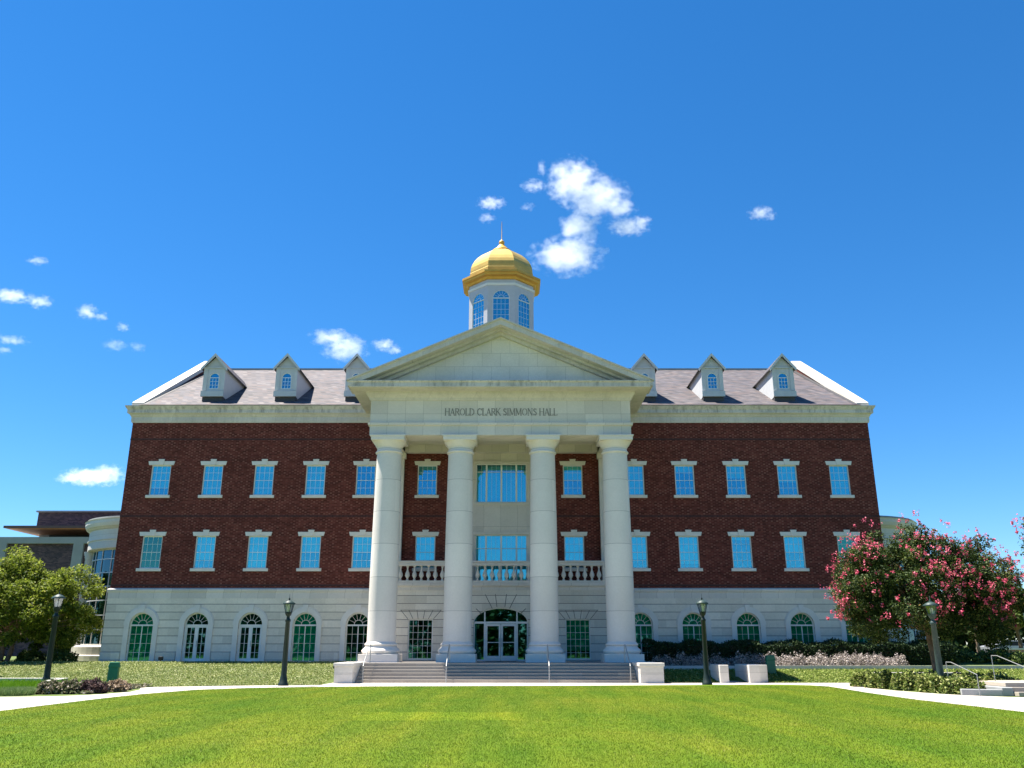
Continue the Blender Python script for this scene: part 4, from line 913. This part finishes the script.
# ---- trees
def tree(name, x, y, z, crown, nclump, nleaf, leafm, label, cat='tree', trunk=None, bark='bark', lsize=(0.09, 0.17), blossom=None, grp=None, clr=(0.45, 0.85), stems=1, flat=0.35, tr=0.16, seed=1, aspect=0.55, rough=1.0, tone=0.42):
    """crown = (dx, dy, z centre, rx, ry, rz): clumps fill the outer part of an uneven ellipsoid"""
    rs = np.random.default_rng(seed); e = empty(name, (x, y, z), label, cat, grp)
    dx, dy, zc, rx, ry, rz = crown; C = []
    while len(C) < nclump:
        d = rs.normal(size=3); d /= np.linalg.norm(d)
        if d[2] < -flat: continue
        k = rs.uniform(0.35, 1.0)**0.5*(1+rough*(0.13*math.sin(d[0]*5+seed)+0.10*math.cos(d[1]*6+seed*2)+0.08*math.sin(d[2]*9+d[0]*4)))
        C.append((dx+d[0]*rx*k*0.9, dy+d[1]*ry*k*0.9, zc+d[2]*rz*k*0.9))
    C = np.array(C); per = nleaf//nclump; pts = []; tin = []
    for c in C:
        r = rs.uniform(*clr); q = rs.normal(size=(per, 3)); q /= np.linalg.norm(q, axis=1)[:, None]
        q *= (rs.uniform(0.15, 1.0, per)**0.5*r)[:, None]; q[:, 2] *= 0.72
        pts.append(c+q); tin.append(np.clip(rs.normal(tone+0.22*(rs.random()-0.5), 0.2, per), 0, 1))
    leaves('crown', np.concatenate(pts), lsize, leafm, e, aspect, 0.35, np.concatenate(tin))
    m = MB(); th = zc-rz*0.45
    for s in range(stems):
        a = 2*PI*s/stems+seed; sp = 0.0 if stems == 1 else 0.18; top = Vector((dx*0.5+math.cos(a)*sp*3.0, dy*0.5+math.sin(a)*sp*3.0, th))
        b = Vector((math.cos(a)*sp, math.sin(a)*sp, -0.1)); mid = (b+top)/2+Vector((rs.normal()*0.08, rs.normal()*0.08, 0))
        m.tube([b, mid, top], [tr*1.15, tr, tr*0.8], 9)
        for c in C[s::stems][:max(8, 34//stems)]:
            c = Vector(c); k = top+(c-top)*0.5+Vector((rs.normal()*0.15, rs.normal()*0.15, 0.1))
            m.tube([top-Vector((0, 0, 0.15)), k, c], [tr*0.45, tr*0.25, 0.012], 5)
    m.build('trunk', M[bark], e)
    if blossom:
        mat, nb, zmin = blossom; B = []
        outer_ = []
        for c in C:
            v = np.array([(c[0]-dx)/rx, (c[1]-dy)/ry, (c[2]-zc)/rz]); l = np.linalg.norm(v)
            if l > 0.70 and v[2] > zmin: outer_.append((c, v/l))
        for i in range(nb):
            c, v = outer_[rs.integers(len(outer_))]
            p = c+v*rs.uniform(0.2, 0.55)+rs.normal(size=3)*0.26; k = rs.integers(7, 26)
            rr = rs.uniform(0.05, 0.12); q = rs.normal(size=(k, 3))*rr*0.55; q[:, 2] *= 1.3; B.append(p+q)
        leaves('blossom', np.concatenate(B), (0.05, 0.10), mat, e, 0.8, 0.2)
    return e
M['crape'] = leafmat('crape_leaf', [(0, (0.010, 0.022, 0.006)), (0.4, (0.032, 0.060, 0.012)), (0.65, (0.10, 0.135, 0.028)), (0.88, (0.20, 0.18, 0.05)), (1, (0.34, 0.17, 0.09))], 0.15, spec=0.15)
M['pink'] = leafmat('pink_blossom', [(0, (0.36, 0.03, 0.075)), (0.5, (0.62, 0.09, 0.17)), (1, (0.80, 0.26, 0.32))], 0.25)
tree('crape_myrtle', 19.95, -13.6, 0.05, (-0.2, 0, 4.0, 4.45, 3.9, 3.15), 430, 160000, M['crape'], 'wide crape myrtle with red pink blossom beside the teal lamp post', clr=(0.36, 0.66), rough=0.45, tone=0.36, blossom=(M['pink'], 820, -0.3), stems=2, tr=0.12, seed=4, flat=0.72, lsize=(0.07, 0.14))
tree('crape_myrtle', 26.9, -15.5, 0.05, (0.0, 0, 6.0, 3.3, 3.0, 2.1), 90, 26000, M['crape'], 'pink crape myrtle cut by the right edge of the picture', blossom=(M['pink'], 260, -0.3), stems=3, tr=0.12, seed=9)
M['maple'] = leafmat('maple_leaf', [(0, (0.035, 0.06, 0.005)), (0.4, (0.14, 0.19, 0.018)), (0.75, (0.30, 0.35, 0.05)), (1, (0.55, 0.50, 0.18))], 0.4, spec=0.2)
tree('shade_tree', -30.1, 0.2, 0.8, (0.0, 0, 3.1, 4.9, 3.7, 3.3), 250, 70000, M['maple'], 'round bright green tree with a forked trunk by the left lamp', bark='bark', stems=2, tr=0.14, seed=3, lsize=(0.12, 0.22), flat=0.75)
M['darkleaf'] = leafmat('dark_leaf', [(0, (0.012, 0.025, 0.008)), (0.6, (0.035, 0.06, 0.015)), (1, (0.08, 0.11, 0.03))], 0.2)
M['midleaf'] = leafmat('mid_leaf', [(0, (0.03, 0.055, 0.012)), (0.5, (0.08, 0.125, 0.025)), (1, (0.17, 0.21, 0.06))], 0.3)
for i, (x, y, h, s, lm) in enumerate(((-36, 7, 6.0, 5, 'darkleaf'), (-41, 2, 6.5, 6, 'darkleaf'), (-33.5, 14, 5.0, 7, 'darkleaf'))):
    tree('background_tree', x, y, ZT, (0, 0, h*0.55, 3.6, 3.4, h*0.5), 70, 16000, M[lm], ['dark tree behind the trunk of the bright green tree', 'dark tree at the left edge behind the small lamp', 'dark tree between the bright green tree and the rounded bay'][i], bark='bark_dark', grp='dark trees left of the hall', lsize=(0.18, 0.32), seed=s, flat=0.9)
for x, y, r in ((-26.5, 0.2, 0.8), (-28.6, 0.6, 0.9), (-31, 0.2, 0.8), (-33.5, 0.4, 1.0)):
    shrub(x, y, r, 0.75, M['midleaf'], 'low green shrub in the shade below the bright green tree', 1800, 'low shrubs below the left tree', (0.1, 0.18))
for i, (x, y, h, w, s, lm, lb) in enumerate(((38, 32, 6.0, 4.2, 11, 'midleaf', 'leafy green tree beyond the parked cars, nearest the hall'), (50, 40, 7.5, 5.0, 12, 'midleaf', 'larger green tree behind the parked white cars'), (33.5, 24, 4.6, 3.0, 13, 'darkleaf', 'dark small tree behind the border under the crape myrtle'), (52.5, 60, 7, 5, 15, 'midleaf', 'far green tree at the right end behind the cars'), (43, 20, 5.6, 3.0, 14, 'midleaf', 'green tree at the right edge before the parked cars'))):
    tree('background_tree', x, y, ZT, (0, 0, h*0.62, w, w, h*0.42), 60, 14000, M[lm], lb, bark='bark', grp='trees right of the hall', lsize=(0.2, 0.36), seed=s, flat=0.5)
# shrubs of the right-hand bed
M['bedleaf'] = leafmat('bed_leaf', [(0, (0.015, 0.03, 0.008)), (0.4, (0.08, 0.125, 0.022)), (0.75, (0.23, 0.28, 0.065)), (1, (0.48, 0.48, 0.2))], 0.3)
for i, (x, y, r, h) in enumerate(((16.3, -13.0, 0.7, 0.6), (16.5, -14.6, 0.8, 0.7), (16.9, -16.2, 0.8, 0.7), (17.2, -17.9, 0.85, 0.7), (17.5, -19.3, 0.8, 0.62), (17.9, -13.6, 0.8, 0.6), (18.3, -18.2, 0.9, 0.66), (18.0, -15.8, 0.9, 0.7), (19.4, -17.6, 0.8, 0.62), (19.6, -14.6, 0.9, 0.6), (20.6, -16.2, 0.9, 0.6), (21.2, -14.4, 0.9, 0.6))):
    shrub(x+0.55, y, r, h, M['bedleaf'], 'leafy yellow green shrub in the curved bed under the crape myrtle', 2200, 'shrubs in the curved right bed', (0.08, 0.17))
for i, (x, y, r, h) in enumerate(((25.8, -1.2, 1.2, 0.9), (27.6, -0.8, 1.3, 0.7), (29.5, -1.2, 1.4, 0.75), (31.6, -0.9, 1.3, 0.62), (33.6, -1.2, 1.4, 0.66), (35.6, -0.8, 1.3, 0.6))):
    shrub(x, y, r, h, M['midleaf'], 'loose green shrub in the border behind the right slope', 2400, 'shrubs of the border at the right', (0.1, 0.2))
# right-hand steps, walls, rail
for i in range(1): pass
tag(MB().box(19.1, 23.5, -8.6, -8.2, 0.1, 0.50).build('low_wall', M['limestone'], None, 0.02), 'white bench-height wall on the slope behind the teal lamp', 'wall')
tag(MB().plan([(17.45, -20.5), (18.7, -21.0), (18.7, -20.6), (17.6, -20.1)], 0.0, 0.22).build('kerb_wall', M['grey_concrete'], None, 0.02), 'low grey kerb wall at the foot of the shrubs by the small steps', 'wall')
tag(MB().plan([(18.7, -21.0), (19.1, -21.0), (19.4, -18), (18.7, -18)], 0.0, 0.30).build('kerb_wall', M['grey_concrete'], None, 0.02), 'taller grey wall beside the small steps at the right edge', 'wall')
s2 = MB()
for i in range(3): s2.box(19.12, 24, -21.3+0.4*i, -20.9+0.4*i if i < 2 else -18, 0.15*i, 0.15*(i+1))
tag(s2.build('garden_steps', M['step'], None, 0.012), 'small flight of stone steps at the right edge of the picture', 'steps')
def rail2(x, y, h, label):
    e = empty('handrail', (x, y, 0), label, 'handrail', 'handrails at the small steps')
    MB().tube([(0, 0, 0), (0, 0, h)], 0.014, 8).build('post', M['metal'], e); MB().tube([(0.1, 2.4, 0.3), (0.1, 2.4, h+0.4)], 0.014, 8).build('post', M['metal'], e)
    MB().tube([(0, 0, h), (0.1, 2.0, h+0.4), (0.1, 2.4, h+0.4)], 0.014, 8).build('rail', M['metal'], e)
rail2(17.75, -21.2, 0.75, 'thin steel handrail before the grey kerb wall'); rail2(19.2, -21.9, 1.0, 'steel handrail on the small steps at the right edge')
# pole, brick wall and cars beyond
pl_ = empty('sign_pole', (41.5, 16, ZT), 'slim grey pole standing behind the border at the right', 'pole'); MB().lathe(0, 0, [(0.07, 0), (0.06, 4.0), (0.02, 4.05)], 8).build('shaft', M['teal_metal'], pl_); MB().lathe(0, 0, [(0.14, 0), (0.14, 0.06), (0.09, 0.1)], 8).build('foot', M['teal_metal'], pl_)
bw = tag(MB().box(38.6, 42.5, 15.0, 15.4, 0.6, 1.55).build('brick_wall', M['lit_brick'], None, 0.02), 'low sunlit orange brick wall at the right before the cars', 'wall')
MB().box(38.5, 42.6, 14.94, 15.46, 1.553, 1.66).build('coping', M['limestone'], bw)
def car(x, y, rz, mat, label):
    e = empty('parked_car', (x, y, ZT), label, 'car', 'cars parked beyond the right border', rz)
    pr = [(-2.2, 0.35), (-1.2, 0.28), (1.3, 0.28), (2.25, 0.35), (2.28, 0.75), (2.1, 0.9), (1.1, 1.0), (0.45, 1.45), (-1.1, 1.48), (-1.9, 1.05), (-2.25, 0.98)]
    MB().prism(pr, -0.88, 0.88).build('body', M[mat], e, 0.06)
    for s in (-1, 1): MB().prism([(-1.7, 1.02), (0.95, 1.02), (0.40, 1.38), (-1.08, 1.40)], s*0.885-0.006, s*0.885+0.006).build('window', M['black'], e)
    for wx in (-1.35, 1.4):
        for s in (-1, 1):
            w = MB(); w.tube([(wx, s*0.80-0.1, 0.33), (wx, s*0.80+0.1, 0.33)], 0.33, 14); wo = w.build('wheel', M['tyre'], e)
            MB().tube([(wx, s*0.905-0.01, 0.33), (wx, s*0.905+0.012, 0.33)], 0.2, 10).build('rim', M['metal'], wo)
    for s in (-1, 1): MB().box(2.2, 2.29, s*0.65-0.14, s*0.65+0.14, 0.62, 0.76).build('headlight', M['metal'], e, 0.02)
car(45.5, 26, 0.1, 'car_silver', 'silver car parked behind the low orange brick wall'); car(52.5, 27, 0.05, 'car_white', 'white car parked at the right edge beyond the pole')
tag(MB().box(36, 120, 22, 32, ZT, ZT+0.012).build('road', plain('asphalt', (0.06, 0.06, 0.06), 0.9)), kind='structure')

# ============================================================ MODERN BUILDING AT THE LEFT
mod = empty('modern_building', (-60, 40, 0), 'flat roofed modern building of purple brown brick behind the left tree', 'building')
def mpart(mb, name, mat, par=None): mb.v = [(x+60, y-40, z) for x, y, z in mb.v]; return mb.build(name, M[mat], par or mod)
mpart(MB().box(-110, -22, 40.2, 70, 0.5, 12.6), 'wall', 'purple_brick')
q = MB().box(-110, -22, 39.9, 70.2, 12.6, 13.3)
for x in (-64.2, -55.0, -46.6, -38.2, -29.8): q.box(x-0.55, x+0.55, 39.9, 40.2, 0.5, 12.6)
mpart(q, 'concrete_frame', 'grey_concrete')
mpart(MB().box(-54.4, -22, 46, 68, 13.3, 15.0), 'clerestory', 'grey_concrete')
mpart(MB().box(-53.2, -23, 45.9, 46.0, 13.4, 14.4), 'window', 'black')
sl = mpart(MB().box(-55.5, -20, 40.5, 70, 14.36, 14.62), 'roof_slab', 'roof_edge')
mpart(MB().box(-55.2, -20.2, 40.8, 69.8, 14.31, 14.357), 'soffit', 'soffit_wood', sl)
mpart(MB().box(-55.2, -20, 46.5, 69, 14.6, 17.0), 'penthouse', 'purple_brick')
mpart(MB().box(-55.4, -19.8, 46.3, 69.2, 17.0, 17.18), 'coping', 'grey_concrete')

# trees across the lawn, behind the viewer: they are what the ground-floor glass reflects
def woods(x0, x1, y, h, n, label):
    xx = RNG.uniform(x0, x1, n); hh = h*(1+0.22*np.sin(xx*0.31)+0.12*np.sin(xx*0.9+1))
    P = np.stack([xx, y+RNG.normal(0, 2.2, n), hh*RNG.uniform(0, 1, n)**0.8], 1)
    tag(leaves('far_woods', P, (0.7, 1.5), M['darkleaf'], None, 0.7, 0.2), label, 'woods', kind='stuff')
woods(-95, 95, -118, 13.0, 42000, 'dark belt of trees far across the lawn')
woods(34, 190, 92, 9.0, 26000, 'belt of trees far beyond the parked cars at the right')

# ============================================================ CLOUDS
def unproj(px, py, Y):
    th = math.atan(264/850.0); c, s = math.cos(th), math.sin(th)
    u = (px-512)/850.0; v = (384-py)/850.0; dy = c-v*s; t = Y/dy
    return Vector((0.77+u*t, -54+Y, 1.68+(s+v*c)*t))
def cloud(lobes, label, gain=1.0, Y=1500.0, seed=0.0, soft=0.0):
    """lobes in picture measure: (x, y, rx, ry) at distance Y"""
    cs = []; sc = Y/850.0*1.06
    for px, py, rx, ry in lobes:
        cs.append((unproj(px, py, Y), Vector((rx*sc*1.25, max(rx, ry)*sc*0.9, ry*sc*1.25))))
    cen = sum((c for c, _ in cs), Vector())/len(cs)
    mb = MB()
    import bmesh
    bm = bmesh.new()
    for c, r in cs:
        g = bmesh.ops.create_icosphere(bm, subdivisions=3, radius=1.0)
        for v in g['verts']: v.co = Vector((v.co.x*r.x, v.co.y*r.y, v.co.z*r.z))+(c-cen)
    me = bpy.data.meshes.new('cloud'); bm.to_mesh(me); bm.free()
    o = bpy.data.objects.new('cloud', me); col.objects.link(o); o.location = cen
    if len(cs) > 1:
        md = o.modifiers.new('union', 'REMESH'); md.mode = 'VOXEL'; md.voxel_size = min(min(r.x, r.z) for _, r in cs)*0.22
    t = NT('cloud_vapour'); t.n.remove(t.p)
    p = t.coord('Object'); ns = sc; k = min(1.0, max(0.4, float(np.mean([min(l[2], l[3]) for l in lobes]))/14.0))
    def nz(sc_, off, det, ro):
        w = t.new('ShaderNodeTexNoise'); t.put(w.inputs['Vector'], t.vmath('ADD', t.vmath('MULTIPLY', p, (0.75, 1.0, 1.0)), (off*531.0+seed*977, off*77.0+seed*313, off*191.0)))
        w.inputs['Scale'].default_value = sc_/ns/k; w.inputs['Detail'].default_value = det; w.inputs['Roughness'].default_value = ro; return w
    w = nz(0.075, 1.0, 6, 0.62); wv = t.vmath('SUBTRACT', w.outputs['Color'], (0.5, 0.5, 0.5)); a = 17*ns*k
    p2 = t.vmath('ADD', p, t.vmath('MULTIPLY', wv, (a*1.3, a, a)))
    fld = None
    for c, r in cs:
        d = t.vmath('DIVIDE', t.vmath('SUBTRACT', p2, tuple(c-cen)), tuple(r)); l = t.math('SUBTRACT', 1.0, t.vmath('LENGTH', d))
        fld = l if fld is None else t.math('SMOOTH_MAX', fld, l, 0.12)
    fb = nz(0.10, 2.0, 6, 0.62).outputs[0]
    den = t.math('ADD', t.math('MULTIPLY', fld, 1.25), t.math('MULTIPLY', t.math('SUBTRACT', fb, 0.5), 3.0))
    den = t.math('SUBTRACT', den, 0.30+soft, clamp=True)
    v = t.new('ShaderNodeVolumePrincipled'); v.inputs['Color'].default_value = (1, 1, 1, 1); v.inputs['Anisotropy'].default_value = 0.2
    t.put(v.inputs['Density'], t.math('MULTIPLY', den, 0.058/ns*gain/k**0.7))
    t.l.new(v.outputs[0], t.out.inputs['Volume']); me.materials.append(t.m)
    return tag(o, label, 'cloud', 'small white clouds')
CL = [
 ([(574, 182, 28, 27), (598, 198, 32, 22), (620, 208, 18, 11), (568, 255, 36, 19), (580, 226, 20, 20), (560, 174, 12, 12)], 'largest white cloud, tall and lumpy, right above the golden dome', 1.0),
 ([(628, 227, 21, 8), (640, 222, 12, 6)], 'flat white cloud just right of the tall cloud', 0.9),
 ([(491, 203, 15, 5.5)], 'small white cloud streak left of the tall cloud', 0.9),
 ([(487, 218, 9, 5)], 'tiny white puff below the streak left of the tall cloud', 0.7),
 ([(534, 186, 14, 6), (542, 168, 5, 9)], 'thin wisp at the upper left of the tall cloud', 0.55),
 ([(528, 207, 8, 4)], 'tiny wisp between the streak and the tall cloud', 0.45),
 ([(761, 213, 13, 7), (770, 216, 7, 5)], 'lone wispy cloud in the open blue on the right', 0.7),
 ([(12, 296, 20, 6), (40, 302, 12, 7)], 'long white cloud at the left edge of the sky', 0.9),
 ([(87, 312, 11, 8), (102, 317, 7, 5)], 'round white puff above the left end of the hall', 0.85),
 ([(38, 261, 11, 4)], 'highest small cloud at the left', 0.6),
 ([(123, 327, 7, 5)], 'faint tiny puff right of the round white puff', 0.5),
 ([(115, 345, 12, 6), (138, 347, 9, 5)], 'faint hazy wisp over the left gable', 0.28),
 ([(12, 340, 16, 4), (4, 350, 8, 4)], 'small faint cloud low at the left edge', 0.5),
 ([(332, 338, 22, 7), (345, 350, 22, 12), (352, 345, 14, 9)], 'white cloud behind the dormer left of the pediment', 0.9),
 ([(384, 345, 12, 6), (394, 350, 9, 4)], 'small cloud touching the left slope of the pediment', 0.9),
 ([(92, 477, 26, 8), (108, 474, 16, 9), (72, 479, 14, 5)], 'low white cloud beside the left wall of the hall', 1.0),
]
for i, (lb, label, gn) in enumerate(CL): cloud(lb, label, gn*(1.0 if gn >= 1 else 0.75), seed=i*0.37)
